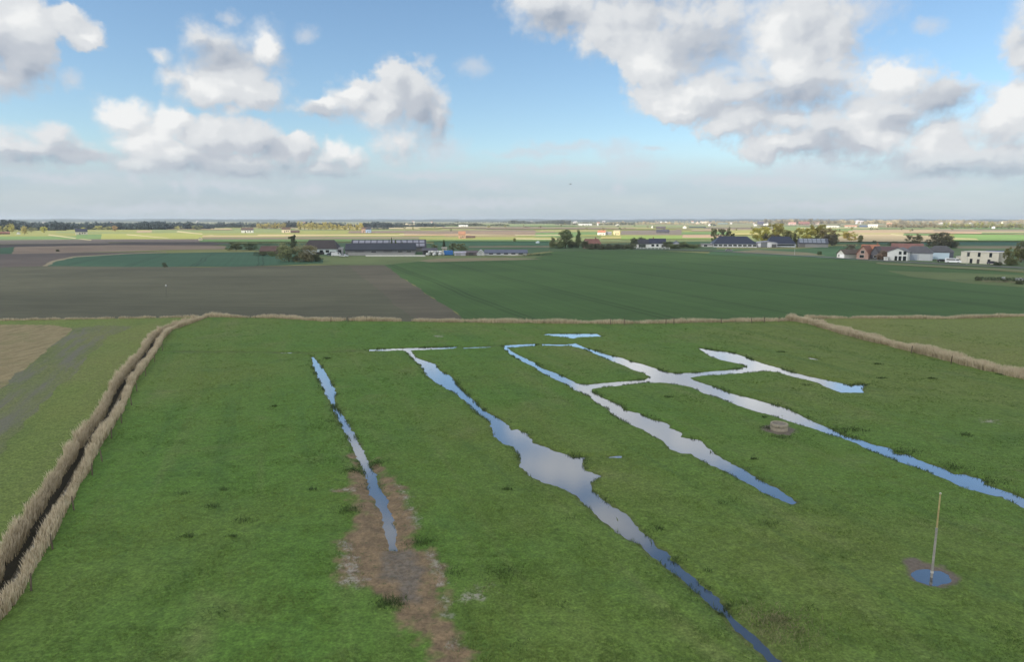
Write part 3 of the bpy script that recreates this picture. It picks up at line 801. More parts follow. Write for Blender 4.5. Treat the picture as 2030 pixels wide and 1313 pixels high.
# ------------------------------------------------------------------ road past the houses
m_road, b, p, pos = new_mat('worn_asphalt')
b.put(p.inputs['Base Color'], b.mix(b.noise(pos, 0.6, 4), (0.10, 0.10, 0.10, 1), (0.19, 0.19, 0.19, 1)))
def ribbon(name, px_pts, width, z, mat, label, cat):
    c = px_poly(px_pts)
    l_, r_ = offset_line(c, width / 2), offset_line(c, -width / 2)
    n = len(c)
    me = mesh_np(name, [(x, y, z) for x, y in l_ + r_], quads=[(n + i, n + i + 1, i + 1, i) for i in range(n - 1)], mat=mat)
    return tag(link(name, me), label, cat, kind='structure')
ribbon('road', [(1255,494.2),(1330,495.5),(1420,498.3),(1500,503),(1600,508.6),(1700,515),(1800,521),(1900,526),(1980,529.5),(2030,532.5),(2300,545)], 5.5, 0.30, m_road, 'narrow grey lane running past the houses', 'road')

# ------------------------------------------------------------------ low hills on the skyline
m_hill, b, p, pos = new_mat('distant_hills')
b.put(p.inputs['Base Color'], b.mix(b.noise(pos, 0.002, 4), (0.035, 0.06, 0.05, 1), (0.08, 0.09, 0.065, 1)))
def ridge(dist, height, seed, half=52):
    a = np.radians(np.linspace(-half, half, 400))
    h_ = height * (0.45 + 0.5 * vnoise(a * 14, a * 0, seed) + 0.35 * vnoise(a * 60, a * 0, seed + 1) + 0.2 * vnoise(a * 190, a * 0, seed + 2))
    v = []
    for d_, k in ((dist, 0.0), (dist + 250, 0.75), (dist + 700, 1.0), (dist + 2200, 0.0)):
        v.append(np.stack([d_ * np.sin(a), d_ * np.cos(a), h_ * k], 1))
    v = np.concatenate(v)
    n = 400
    q = [(j * n + i, j * n + i + 1, (j + 1) * n + i + 1, (j + 1) * n + i) for j in range(3) for i in range(n - 1)]
    return v, q
for d_, h_, sd, lab in ((7200, 20, 3, 'low blue-green wooded rise along the skyline'), (11500, 36, 9, 'faint blue ridge at the very edge of the skyline')):
    v, q = ridge(d_, h_, sd)
    tag(link('hills', mesh_np('hills', v, quads=q, mat=m_hill, smooth=True)), lab, 'hills', kind='structure')

# ------------------------------------------------------------------ the cloud that shades the near fields, high up and off to the left
def lumpy_cloud():
    rc = random.Random(11)
    import bmesh
    bm = bmesh.new()
    ALT = 900.0
    off = Vector((S.x / S.z * ALT, S.y / S.z * ALT))
    X0, X1, Y0, Y1 = -900, 1050, -520, 690
    for i in range(150):
        if i < 110:
            x, y, r_ = rc.uniform(X0, X1), rc.uniform(Y0, Y1 - 120), rc.uniform(120, 190)
        else:
            x = X0 + (X1 - X0) * (i - 110) / 39.0
            r_ = rc.uniform(80, 120); y = Y1 - r_ + rc.uniform(-35, 15)
        mt = Matrix.Translation((x + off.x, y + off.y, ALT + rc.uniform(0, 60))) @ Matrix.Diagonal((r_, r_, r_ * rc.uniform(0.3, 0.55), 1))
        bmesh.ops.create_icosphere(bm, subdivisions=2, radius=1.0, matrix=mt)
    for v in bm.verts:
        n = v.co * 0.012
        v.co.z += 14 * math.sin(n.x * 1.9 + n.y) + 10 * math.sin(n.y * 2.7 - n.x)
    me = bpy.data.meshes.new('cloud')
    bm.to_mesh(me); bm.free()
    me.polygons.foreach_set('use_smooth', [True] * len(me.polygons))
    m = bpy.data.materials.new('cloud_vapour')
    m.use_nodes = True
    m.node_tree.nodes.clear()
    b = NB(m.node_tree)
    df = b.n('ShaderNodeBsdfDiffuse'); df.inputs[0].default_value = (0.9, 0.9, 0.9, 1)
    tl = b.n('ShaderNodeBsdfTranslucent'); tl.inputs[0].default_value = (0.9, 0.9, 0.9, 1)
    tr = b.n('ShaderNodeBsdfTransparent')
    m1 = b.n('ShaderNodeMixShader'); m1.inputs[0].default_value = 0.6
    b.L.new(df.outputs[0], m1.inputs[1]); b.L.new(tl.outputs[0], m1.inputs[2])
    m2 = b.n('ShaderNodeMixShader'); m2.inputs[0].default_value = 0.86
    b.L.new(m1.outputs[0], m2.inputs[1]); b.L.new(tr.outputs[0], m2.inputs[2])
    b.L.new(m2.outputs[0], b.n('ShaderNodeOutputMaterial').inputs[0])
    me.materials.append(m)
    return tag(link('cloud', me), 'broad low cumulus shading the near fields', 'cloud', kind='structure')
lumpy_cloud()

# ------------------------------------------------------------------ reeds, tufts and rough grass: many blades, one object per stand
def blade_material(name, lo, hi, tip=None):
    m, b, p, pos = new_mat(name)
    c = b.mix(b.attr('shade'), lo, hi)
    if tip:
        c = b.mix(b.step(b.attr('along'), 0.6, 1.0), c, tip)
    b.put(p.inputs['Base Color'], c)
    p.inputs['Roughness'].default_value = 0.7
    return m
M_REED = blade_material('dry_reed', (0.33, 0.268, 0.165), (0.60, 0.51, 0.355), (0.66, 0.57, 0.42))
M_TUFT = blade_material('grass_blade', (0.070, 0.135, 0.026), (0.165, 0.225, 0.055))
M_RUSH = blade_material('rush_blade', (0.032, 0.062, 0.020), (0.07, 0.11, 0.032))
M_WEED = blade_material('pale_weed', (0.10, 0.13, 0.05), (0.26, 0.24, 0.13))

rng = np.random.default_rng(7)
def blades(name, x, y, z, h, wdt, lean, mat, label, cat, nseg=2, tint=None, kind='stuff'):
    """one tapering blade per point (nseg quads each, last one a point)"""
    n = len(x)
    az_ = rng.uniform(0, 2 * np.pi, n); fa = rng.uniform(0, 2 * np.pi, n)
    lx, ly = np.cos(az_) * lean * h, np.sin(az_) * lean * h
    wx, wy = np.cos(fa) * wdt / 2, np.sin(fa) * wdt / 2
    base = np.stack([x, y, z], 1)
    vs_, along = [], []
    for k in range(nseg + 1):
        t = k / nseg
        cpt = base + np.stack([lx * t * t, ly * t * t, h * t - 0.03], 1)
        taper = (1 - 0.85 * t ** 1.5)
        vs_.append(cpt + np.stack([wx, wy, 0 * wx], 1) * taper)
        vs_.append(cpt - np.stack([wx, wy, 0 * wx], 1) * taper)
        along += [t, t]
    V_ = np.stack(vs_, 1).reshape(-1, 3)
    k_ = 2 * (nseg + 1)
    b0 = (np.arange(n) * k_)[:, None]
    Q = np.concatenate([b0 + np.array([2 * s, 2 * s + 1, 2 * s + 3, 2 * s + 2]) for s in range(nseg)], 1).reshape(-1, 4)
    sh = rng.uniform(0, 1, n) if tint is None else np.clip(tint + rng.normal(0, 0.22, n), 0, 1)
    me = mesh_np(name, V_, quads=Q, mat=mat, attrs={'shade': np.repeat(sh, k_), 'along': np.tile(along, n)})
    return tag(link(name, me), label, cat, kind=kind)

def along_line(pts, n, dens=None):
    P = np.array(pts); seg = np.diff(P, axis=0); L = np.hypot(seg[:, 0], seg[:, 1])
    cum = np.concatenate([[0], np.cumsum(L)])
    u = rng.uniform(0, cum[-1], n)
    i = np.clip(np.searchsorted(cum, u) - 1, 0, len(L) - 1)
    t = (u - cum[i]) / L[i]
    p = P[i] + seg[i] * t[:, None]
    nrm = np.stack([-seg[i][:, 1], seg[i][:, 0]], 1) / L[i][:, None]
    return p, nrm, u, cum[-1]

def reed_belt(line, off0, off1, n, hmean, wd, label, gaps=0.0, lean=0.22, clump=1.3):
    p, nrm, u, L = along_line(line, n)
    o = rng.uniform(0, 1, n)
    o = off0 + (off1 - off0) * o
    q = p + nrm * o[:, None]
    nz = vnoise(q[:, 0] / clump, q[:, 1] / clump, 31); nz2 = vnoise(u / 9, u * 0, 33)
    keep = nz + 0.3 * nz2 > gaps
    # ragged outer margins
    mid = (off0 + off1) / 2; half = abs(off1 - off0) / 2
    keep &= np.abs(o - mid) / half < 0.55 + 0.6 * nz
    q, nz, nz2 = q[keep], nz[keep], nz2[keep]
    h = hmean * (0.42 + 0.62 * nz + 0.42 * nz2) * rng.uniform(0.6, 1.2, len(q))
    z = land(q[:, 0], q[:, 1])[0] if q[:, 1].max() < 200 else np.zeros(len(q))
    return blades('reeds', q[:, 0], q[:, 1], z, h, wd, np.full(len(q), lean) * rng.uniform(0.2, 1.6, len(q)), M_REED, label, 'reeds', 3, 0.25 + 0.6 * vnoise(q[:, 0] / 2.0, q[:, 1] / 2.0, 35))

reed_belt(DITCH_R, 0.05, 0.95, 23000, 0.82, 0.055, 'dry reed belt on the meadow side of the long ditch', 0.10)
reed_belt(DITCH_R, 1.98, 2.65, 21000, 0.86, 0.055, 'dry reed belt on the far side of the long ditch', 0.06)
reed_belt(FAR_REED[:4], -0.2, 0.8, 7000, 0.45, 0.09, 'thin line of low reeds along the ploughed field', 0.30)
reed_belt(FAR_REED[3:], -0.3, 2.2, 15000, 0.66, 0.10, 'ragged line of dry reeds at the far end of the meadow', 0.32, 0.15, 3.0)
reed_belt(FAR_REED2, -0.3, 1.8, 13000, 0.66, 0.10, 'reeds along the top of the pale pasture', 0.22, 0.15, 3.0)
reed_belt(RIGHT_REED, 0.0, 2.8, 30000, 0.98, 0.085, 'diagonal band of tan reeds between meadow and pasture', 0.12, 0.15, 1.6)

# near grass: tufts whose number follows the size they have on the ground's near part
def meadow_points(n, rmin, rmax):
    a = np.radians(rng.uniform(-39.5, 39.5, n)); r_ = np.exp(rng.uniform(math.log(rmin), math.log(rmax), n))
    return r_ * np.sin(a), r_ * np.cos(a), r_
x, y, r_ = meadow_points(190000, 27, 150)
ok = ~inside(x, y, left_of_ditch) & ~inside(x, y, beyond)
x, y, r_ = x[ok], y[ok], r_[ok]
hh_, s_, mu_, rim_, ed_, pa_, da_, dd_ = land(x, y)
cl = 0.5 * vnoise(x / 1.6, y / 1.6, 41) + 0.3 * vnoise(x / 0.6, y / 0.6, 42) + 0.2 * vnoise(x / 7, y / 7, 43)
keep = (s_ > 0.25) & (mu_ < 0.4) & (rim_ < 0.5) & (dd_ > 1.0) & (cl > 0.42)
x, y, r_, hh_, cl = x[keep], y[keep], r_[keep], hh_[keep], cl[keep]
rep = 4
xx = np.repeat(x, rep) + rng.normal(0, 0.05, len(x) * rep) * np.repeat(np.clip(r_ / 50, 1, 2), rep)
yy_ = np.repeat(y, rep) + rng.normal(0, 0.05, len(x) * rep) * np.repeat(np.clip(r_ / 50, 1, 2), rep)
blades('grass', xx, yy_, np.repeat(hh_, rep), np.repeat(0.05 + 0.16 * (cl - 0.4), rep) * rng.uniform(0.6, 1.4, len(xx)), 0.03 * np.repeat(np.clip(r_ / 45, 1, 2.5), rep), rng.uniform(0.2, 1.2, len(xx)), M_TUFT,
       'short green grass tufts all over the wet meadow', 'grass', 1, np.repeat(np.clip(0.45 + 1.3 * (vnoise(x / 5, y / 5, 44) - 0.5), 0, 1), rep))

# dark rushes along the water margins, in clumps
px_, py_ = [], []
for wp, cnt in zip(WATERS[:6], (900, 1700, 1500, 1900, 700, 150)):
    p, nrm, u, L = along_line(wp + wp[:1], cnt * 6)
    q = p + rng.normal(0, 0.26, (len(p), 2))
    nz = vnoise(q[:, 0] / 1.3, q[:, 1] / 1.3, 51)
    q = q[nz > 0.60]
    px_.append(q[:, 0]); py_.append(q[:, 1])
scat = [(float(rng.uniform(330, 2000)), float(rng.uniform(690, 1290)), float(rng.uniform(0.25, 0.8)), int(rng.uniform(25, 110))) for _ in range(36)]
for (ax, ay, rr, cnt) in scat + list(((772,1200,0.9,500),(690,1015,0.9,260),(838,1080,1.0,300),(745,920,1.1,300),(700,935,1.0,250),(900,1140,0.8,120),(995,1145,1.2,220),(1135,905,0.9,160),(1040,905,0.8,100),(1550,868,0.9,140),(1524,850,0.8,120),(1330,1112,0.7,200),(1440,1205,0.9,200),(1690,855,1.4,260),(1790,897,1.5,260),(1950,955,1.5,300),(1890,928,1.2,200))):
    gx, gy = G(ax, ay)
    px_.append(gx + rng.normal(0, rr * 0.55, cnt)); py_.append(gy + rng.normal(0, rr * 0.4, cnt))
x = np.concatenate(px_); y = np.concatenate(py_)
L_ = land(x, y)
ok = (L_[1] > -0.12) & (y > 20) & ~inside(x, y, left_of_ditch)
x, y, z = x[ok], y[ok], L_[0][ok]
dist = np.hypot(x, y)
blades('rushes', x, y, np.maximum(z, WATER_Z), rng.uniform(0.08, 0.26, len(x)), 0.035 * np.clip(dist / 45, 1, 3), rng.uniform(0.2, 0.9, len(x)), M_RUSH, 'dark green rushes tufted along the edges of the channels', 'rushes', 2)

# bleached weeds on the mud's rim and the rough end of the dark channel
px_, py_ = [], []
for pl, cnt in zip(PALE, (420, 160, 90, 90, 150, 60, 40, 100, 20, 40)):
    p, nrm, u, L = along_line(pl + pl[:1], cnt)
    q = p + rng.normal(0, 0.25, (len(p), 2)); px_.append(q[:, 0]); py_.append(q[:, 1])
gx, gy = G(1535, 1245); px_.append(gx + rng.normal(0, 1.1, 1500)); py_.append(gy + rng.normal(0, 0.9, 1500))
gx, gy = G(1545, 1233); px_.append(gx + rng.normal(0, 0.3, 250)); py_.append(gy + rng.normal(0, 0.25, 250))
x = np.concatenate(px_); y = np.concatenate(py_)
L_ = land(x, y); ok = L_[1] > 0.15; x, y, z = x[ok], y[ok], L_[0][ok]
blades('weeds', x, y, z, rng.uniform(0.06, 0.24, len(x)), 0.035, rng.uniform(0.3, 1.2, len(x)), M_WEED, 'bleached weeds around the mud and by the dark channel', 'weeds', 2)

# ------------------------------------------------------------------ simple mesh collector
class MB:
    def __init__(self):
        self.v, self.f, self.sm = [], [], []
    def add(self, vs_, fs_, smooth=False):
        n = len(self.v)
        self.v += [tuple(p) for p in vs_]
        self.f += [tuple(i + n for i in f) for f in fs_]
        self.sm += [smooth] * len(fs_)
    def box(self, x0, x1, y0, y1, z0, z1):
        self.add([(x0, y0, z0), (x1, y0, z0), (x1, y1, z0), (x0, y1, z0), (x0, y0, z1), (x1, y0, z1), (x1, y1, z1), (x0, y1, z1)],
                 [(3, 2, 1, 0), (4, 5, 6, 7), (0, 1, 5, 4), (1, 2, 6, 5), (2, 3, 7, 6), (3, 0, 4, 7)])
    def tube(self, pts, rad, n=8, cap=True):
        P = [Vector(p) for p in pts]
        rings = []
        for i, p in enumerate(P):
            t = (P[min(i + 1, len(P) - 1)] - P[max(i - 1, 0)]).normalized()
            a = t.orthogonal().normalized(); b_ = t.cross(a)
            rings.append([p + (a * math.cos(2 * math.pi * k / n) + b_ * math.sin(2 * math.pi * k / n)) * rad[i] for k in range(n)])
        vs_ = [q for r_ in rings for q in r_]
        fs_ = [(i * n + k, i * n + (k + 1) % n, (i + 1) * n + (k + 1) % n, (i + 1) * n + k) for i in range(len(P) - 1) for k in range(n)]
        self.add(vs_, fs_, True)
        if cap:
            self.add(rings[0], [tuple(range(n))[::-1]]); self.add(rings[-1], [tuple(range(n))])
    def lathe(self, prof, n=28, cx=0, cy=0):
        vs_ = [(cx + r_ * math.cos(2 * math.pi * k / n), cy + r_ * math.sin(2 * math.pi * k / n), z) for r_, z in prof for k in range(n)]
        fs_ = [(i * n + k, i * n + (k + 1) % n, (i + 1) * n + (k + 1) % n, (i + 1) * n + k) for i in range(len(prof) - 1) for k in range(n)]
        self.add(vs_, fs_, True)
    def slab(self, quad, th):
        """a quad given thickness along its normal"""
        q = [Vector(p) for p in quad]
        nrm = (q[1] - q[0]).cross(q[2] - q[0]).normalized() * th
        t = [p + nrm for p in q]
        n = len(q)
        self.add(q + t, [tuple(range(n))[::-1], tuple(range(n, 2 * n))] + [(i, (i + 1) % n, (i + 1) % n + n, i + n) for i in range(n)])
    def build(self, name, mat, parent=None, color=None, label=None):
        me = bpy.data.meshes.new(name)
        me.from_pydata(self.v, [], self.f)
        me.polygons.foreach_set('use_smooth', self.sm)
        me.materials.append(mat)
        me.update()
        o = link(name, me, parent)
        if color: o.color = tuple(color) + (1.0,)
        if label: o['label'] = label
        return o

def thing(name, label, cat, loc, rz=0.0, group=None):
    o = bpy.data.objects.new(name, None)
    o.empty_display_size = 0.5
    COL.objects.link(o)
    o.location = loc
    o.rotation_euler = (0, 0, rz)
    return tag(o, label, cat, group)

def copy_tree(o, parent=None):
    c = o.copy()
    COL.objects.link(c)
    if parent is not None: c.parent = parent
    for ch in list(o.children):
        copy_tree(ch, c)
    return c

# ------------------------------------------------------------------ materials of built things (colour from the object)
def painted(name, rough=0.7, grime=0.18, scale=0.6, spec=0.3, stripes=None):
    m, b, p, pos = new_mat(name)
    base = b.n('ShaderNodeObjectInfo').outputs['Color']
    f = b.lin(b.noise(pos, scale, 5, 0.65), 0.25, 0.75, 1 - grime, 1 + grime)
    if stripes:
        tc = b.n('ShaderNodeTexCoord').outputs['Object']
        wv = b.n('ShaderNodeTexWave', wave_type='BANDS', bands_direction=stripes[0])
        b.put(wv.inputs['Vector'], tc); wv.inputs['Scale'].default_value = stripes[1]
        f = b.math('MULTIPLY', f, b.lin(wv.outputs['Fac'], 0, 1, 1 - stripes[2], 1 + stripes[2]))
    b.put(p.inputs['Base Color'], b.mix(1.0, base, f, 'MULTIPLY'))
    p.inputs['Roughness'].default_value = rough
    p.inputs['Specular IOR Level'].default_value = spec
    return m
M_WALL = painted('plaster', 0.85, 0.10)
M_BRICK = painted('brickwork', 0.9, 0.25, 1.5, stripes=('Z', 6.0, 0.06))
M_ROOF = painted('roof_covering', 0.75, 0.22, 0.5, stripes=('X', 2.4, 0.10))
M_PAINT = painted('gloss_paint', 0.3, 0.05, 0.4, 0.5)
M_METAL = painted('corrugated_metal', 0.5, 0.10, 0.4, 0.5, stripes=('X', 3.0, 0.12))
M_WOOD = painted('weathered_wood', 0.85, 0.3, 3.0)
M_CONC = painted('weathered_concrete', 0.9, 0.28, 4.0)
M_GLASS, b, p, pos = new_mat('window_glass')
p.inputs['Base Color'].default_value = (0.02, 0.024, 0.028, 1); p.inputs['Roughness'].default_value = 0.08; p.inputs['Specular IOR Level'].default_value = 0.5
M_RUBBER, b, p, pos = new_mat('rubber')
p.inputs['Base Color'].default_value = (0.02, 0.02, 0.02, 1)
M_BARK, b, p, pos = new_mat('bark')
b.put(p.inputs['Base Color'], b.mix(b.noise(pos, 3.0, 4), (0.06, 0.05, 0.04, 1), (0.14, 0.12, 0.095, 1)))
M_LEAF, b, p, pos = new_mat('leaves')
base = b.n('ShaderNodeObjectInfo').outputs['Color']
lc = b.mix(1.0, base, b.lin(b.attr('shade'), 0, 1, 1.1, 2.7), 'MULTIPLY')
b.put(p.inputs['Base Color'], lc)
tl = b.n('ShaderNodeBsdfTranslucent'); b.put(tl.inputs[0], lc)
mx = b.n('ShaderNodeMixShader'); mx.inputs[0].default_value = 0.4
b.L.new(p.outputs[0], mx.inputs[1]); b.L.new(tl.outputs[0], mx.inputs[2])
for nd in list(M_LEAF.node_tree.nodes):
    if nd.type == 'OUTPUT_MATERIAL': b.L.new(mx.outputs[0], nd.inputs[0])

# ------------------------------------------------------------------ the meadow's own things
def concrete_well():
    x, y = WELL_XY
    t = thing('cattle_well', 'round weathered concrete well ring standing on the meadow by the longest channel', 'well', (x, y, 0.02))
    m = MB()
    m.lathe([(0.80, -0.25), (0.815, 0.0), (0.815, 0.30), (0.795, 0.325), (0.795, 0.345), (0.815, 0.37), (0.815, 0.64), (0.79, 0.67), (0.68, 0.67), (0.665, 0.645), (0.665, 0.3)], 40)
    m.build('ring', M_CONC, t, (0.30, 0.265, 0.205))
    m = MB(); m.lathe([(0.66, 0.55), (0.655, 0.60), (0.62, 0.615), (0.0, 0.625)], 40)
    m.build('lid', M_CONC, t, (0.19, 0.17, 0.135))
    for k in range(3):
        m = MB()
        a = 2.2 + k * 2.1
        m.box(0.80 * math.cos(a) - 0.05, 0.80 * math.cos(a) + 0.05, 0.80 * math.sin(a) - 0.05, 0.80 * math.sin(a) + 0.05, 0.44, 0.52)
        m.build('lifting_lug', M_CONC, t, (0.16, 0.14, 0.12))
concrete_well()

def nest_pole():
    x, y = G(1847, 1142)
    t = thing('tall_pole', 'tall slim pole, grey below and straw-coloured above, standing in the round puddle', 'pole', (x, y, -0.3))
    m = MB(); m.tube([(0, 0, -0.2), (0, 0, 0.6), (0, 0, 3.15)], [0.066, 0.064, 0.058], 14)
    m.build('lower_pole', M_WOOD, t, (0.33, 0.31, 0.285))
    m = MB(); m.tube([(0.0, 0, 3.15), (0.0, 0, 5.22)], [0.046, 0.040], 12)
    m.build('upper_pole', M_WOOD, t, (0.42, 0.34, 0.17))
    m = MB(); m.tube([(0, 0, 0.46), (0, 0, 0.58)], [0.080, 0.080], 14)
    m.build('collar', M_WOOD, t, (0.55, 0.53, 0.50))
    m = MB(); m.tube([(0, 0, 3.08), (0, 0, 3.2)], [0.064, 0.064], 14)
    m.build('clamp', M_METAL, t, (0.25, 0.25, 0.25))
    m = MB(); m.tube([(0, 0, 5.2), (0, 0, 5.27)], [0.05, 0.045], 12)
    m.build('cap', M_PAINT, t, (0.55, 0.52, 0.45))
nest_pole()

def fence_posts():
    m = MB()
    m.tube([(0, 0, -0.3), (0, 0, 1.05), (0.005, 0, 1.12)], [0.055, 0.05, 0.03], 7)
    me = m.build('fence_post', M_WOOD, None, (0.12, 0.095, 0.07))
    spots = [(57,1172),(100,1090),(142,1012),(178,942),(198,915),(216,869),(236,838),(256,803),(267,775),(284,744),(302,716),(317,693)]
    for i, (px, py) in enumerate(spots):
        o = me if i == 0 else me.copy()
        if i: COL.objects.link(o)
        x, y = G(px + 5, py + 3)
        o.location = (x, y, 0.0); o.rotation_euler = (0.06 * math.sin(i * 2.1), 0.07 * math.cos(i * 3.3), i)
        tag(o, 'short dark wooden fence post along the meadow side of the reed-lined ditch', 'post', 'fence posts along the ditch')
    spots = [(656,641),(690,640),(1210,645),(1238,645),(1320,645),(1336,645),(1430,643),(1490,642),(1515,641),(1544,640),(1806,703),(1885,724)]
    for i, (px, py) in enumerate(spots):
        o = me.copy(); COL.objects.link(o)
        x, y = G(px, py)
        o.location = (x, y, 0.0); o.scale = (1.3, 1.3, 1.2); o.rotation_euler = (0.05 * math.sin(i * 1.7), 0.06 * math.cos(i * 2.3), i)
        tag(o, 'dark fence post sticking up in front of the far reeds', 'post', 'fence posts by the far reeds')
fence_posts()

def flying_bird():
    d = Vector(pdir(1131, 365)).normalized()
    p = Vector((0, 0, CAM_H)) + d * 260
    t = thing('bird', 'tiny dark bird flying above the horizon', 'bird', p, 0.6)
    m = MB()
    m.tube([(-0.42, 0, 0.0), (-0.25, 0, 0.02), (-0.05, 0, 0.03), (0.15, 0, 0.03), (0.28, 0, 0.05), (0.36, 0, 0.06), (0.44, 0, 0.045)], [0.05, 0.07, 0.11, 0.10, 0.06, 0.055, 0.01], 10)
    for s in (-1, 1):
        m.add([(0.14, s * 0.05, 0.06), (0.17, s * 0.35, 0.20), (0.02, s * 0.78, 0.12), (-0.12, s * 0.74, 0.11), (-0.14, s * 0.35, 0.18), (-0.12, s * 0.05, 0.05)], [(0, 1, 2, 3, 4, 5)])
    m.add([(-0.36, 0.03, 0.01), (-0.62, 0.10, 0.0), (-0.62, -0.10, 0.0), (-0.36, -0.03, 0.01)], [(0, 1, 2, 3)])
    o = m.build('body', M_WOOD, t, (0.05, 0.05, 0.05))
flying_bird()

def marker_post():
    x, y = G(331, 591)
    t = thing('marker_post', 'thin post with a pale top standing in the ploughed field', 'post', (x, y, 0))
    m = MB(); m.tube([(0, 0, -0.2), (0, 0, 3.0)], [0.04, 0.035], 7); m.build('post', M_WOOD, t, (0.12, 0.12, 0.10))
    m = MB(); m.tube([(0, 0, 2.95), (0, 0, 3.05), (0, 0, 3.4), (0, 0, 3.5)], [0.05, 0.2, 0.2, 0.05], 10); m.build('pale_top', M_PAINT, t, (0.5, 0.5, 0.48))
marker_post()

# ------------------------------------------------------------------ buildings
def building(name, label, cat, px, py, wpx, epx, rpx, dep, ridge='along', wall=(0.6, 0.6, 0.58), roof=(0.08, 0.08, 0.085), rot=0.0, wins=(), doors=(), chim=None,
             over=0.35, wmat=None, rmat=None, group=None, panels=None, plinth=None, hip=0.0, face=1.0, frame=(0.75, 0.75, 0.74)):
    """px, py: foot of the front's middle; sizes in photograph pixels at that distance, depth in metres"""
    m_ = scale_at(py)
    W, E, Rg = wpx * m_ / 2, epx * m_, rpx * m_
    x, y = G(px, py)
    t = thing(name, label, cat, (x, y, 0), -math.atan2(x, y) * face + R(rot), group)
    wl = MB()
    if ridge == 'flat':
        wl.box(-W, W, 0, dep, -0.3, E)
    elif ridge == 'along':
        hi = hip * W
        if hip:
            wl.box(-W, W, 0, dep, -0.3, E)
        else:
            wl.add([(-W, 0, -.3), (W, 0, -.3), (W, dep, -.3), (-W, dep, -.3), (-W, 0, E), (W, 0, E), (W, dep, E), (-W, dep, E), (-W, dep / 2, Rg), (W, dep / 2, Rg)],
                   [(3, 2, 1, 0), (0, 1, 5, 4), (2, 3, 7, 6), (1, 2, 6, 9, 5), (3, 0, 4, 8, 7)])
    else:
        wl.add([(-W, 0, -.3), (W, 0, -.3), (W, dep, -.3), (-W, dep, -.3), (-W, 0, E), (W, 0, E), (W, dep, E), (-W, dep, E), (0, 0, Rg), (0, dep, Rg)],
               [(3, 2, 1, 0), (0, 1, 5, 8, 4), (2, 3, 7, 9, 6), (1, 2, 6, 5), (3, 0, 4, 7)])
    wl.build('wall', wmat or M_WALL, t, wall)
    rf = MB()
    th = 0.22
    if ridge == 'flat':
        rf.box(-W - 0.12, W + 0.12, -0.12, dep + 0.12, E + 0.003, E + 0.28)
    elif ridge == 'along':
        k = (Rg - E) / (dep / 2)
        o_ = over
        if hip:
            hi = hip * W
            e = E - 0.02
            v = [(-W - o_, -o_, e), (W + o_, -o_, e), (W + o_, dep + o_, e), (-W - o_, dep + o_, e), (-W + hi, dep / 2, Rg), (W - hi, dep / 2, Rg)]
            rf.add(v, [(0, 1, 5, 4), (1, 2, 5), (2, 3, 4, 5), (3, 0, 4), (3, 2, 1, 0)])
        else:
            rf.slab([(-W - o_, -o_, E - k * o_ + .01), (W + o_, -o_, E - k * o_ + .01), (W + o_, dep / 2, Rg + .01), (-W - o_, dep / 2, Rg + .01)], th)
            rf.slab([(W + o_, dep + o_, E - k * o_ + .01), (-W - o_, dep + o_, E - k * o_ + .01), (-W - o_, dep / 2, Rg + .01), (W + o_, dep / 2, Rg + .01)], th)
    else:
        k = (Rg - E) / W
        o_ = over
        rf.slab([(-W - o_, dep + o_, E - k * o_ + .01), (-W - o_, -o_, E - k * o_ + .01), (0, -o_, Rg + .01), (0, dep + o_, Rg + .01)], th)
        rf.slab([(W + o_, -o_, E - k * o_ + .01), (W + o_, dep + o_, E - k * o_ + .01), (0, dep + o_, Rg + .01), (0, -o_, Rg + .01)], th)
    ro = rf.build('roof', rmat or M_ROOF, t, roof)
    if chim:
        for cx_ in (chim if isinstance(chim, (list, tuple)) else [chim]):
            c = MB(); c.box(cx_ * W - 0.35, cx_ * W + 0.35, dep / 2 - 0.35, dep / 2 + 0.35, Rg - 0.8, Rg + 1.0); c.box(cx_ * W - 0.42, cx_ * W + 0.42, dep / 2 - 0.42, dep / 2 + 0.42, Rg + 1.003, Rg + 1.12)
            c.build('chimney', M_BRICK, ro, (0.25, 0.13, 0.09))
    if panels and ridge == 'along':
        # rows of roof panels: (columns, rows, u0, u1)
        nc_, nr_, u0, u1, pc = panels
        k = (Rg - E) / (dep / 2)
        for i in range(nc_):
            pm = MB()
            for j in range(nr_):
                a0 = -W + 2 * W * (u0 + (u1 - u0) * (i + 0.08) / nc_); a1 = -W + 2 * W * (u0 + (u1 - u0) * (i + 0.92) / nc_)
                t0, t1 = 0.06 + 0.88 * (j + 0.08) / nr_, 0.06 + 0.88 * (j + 0.86) / nr_
                up = th * 1.25 + 0.05
                pm.slab([(a0, dep / 2 * t0, E + k * dep / 2 * t0 + up), (a1, dep / 2 * t0, E + k * dep / 2 * t0 + up), (a1, dep / 2 * t1, E + k * dep / 2 * t1 + up), (a0, dep / 2 * t1, E + k * dep / 2 * t1 + up)], 0.06)
            pm.build('roof_light', M_PAINT, ro, pc)
    for (u, z0, w_, h_) in wins:                    # u in -1..1, heights and sizes in metres
        c = u * W
        fm = MB(); fm.box(c - w_ / 2 - .07, c + w_ / 2 + .07, -0.05, 0.02, z0 - .07, z0 + h_ + .07)
        fo = fm.build('window', M_PAINT, t, frame)
        pm = MB(); pm.box(c - w_ / 2, c + w_ / 2, -0.07, -0.052, z0, z0 + h_)
        pm.build('pane', M_GLASS, fo)
    for d_ in doors:
        u, w_, h_ = d_[:3]; colr = d_[3] if len(d_) > 3 else (0.75, 0.75, 0.75)
        c = u * W
        dm = MB(); dm.box(c - w_ / 2, c + w_ / 2, -0.06, 0.02, -0.1, h_)
        do = dm.build('door', M_PAINT, t, colr)
        if w_ < 2:
            hm = MB(); hm.box(c + w_ / 2 - 0.22, c + w_ / 2 - 0.12, -0.12, -0.062, 1.0, 1.06); hm.build('handle', M_PAINT, do, (0.2, 0.2, 0.2))
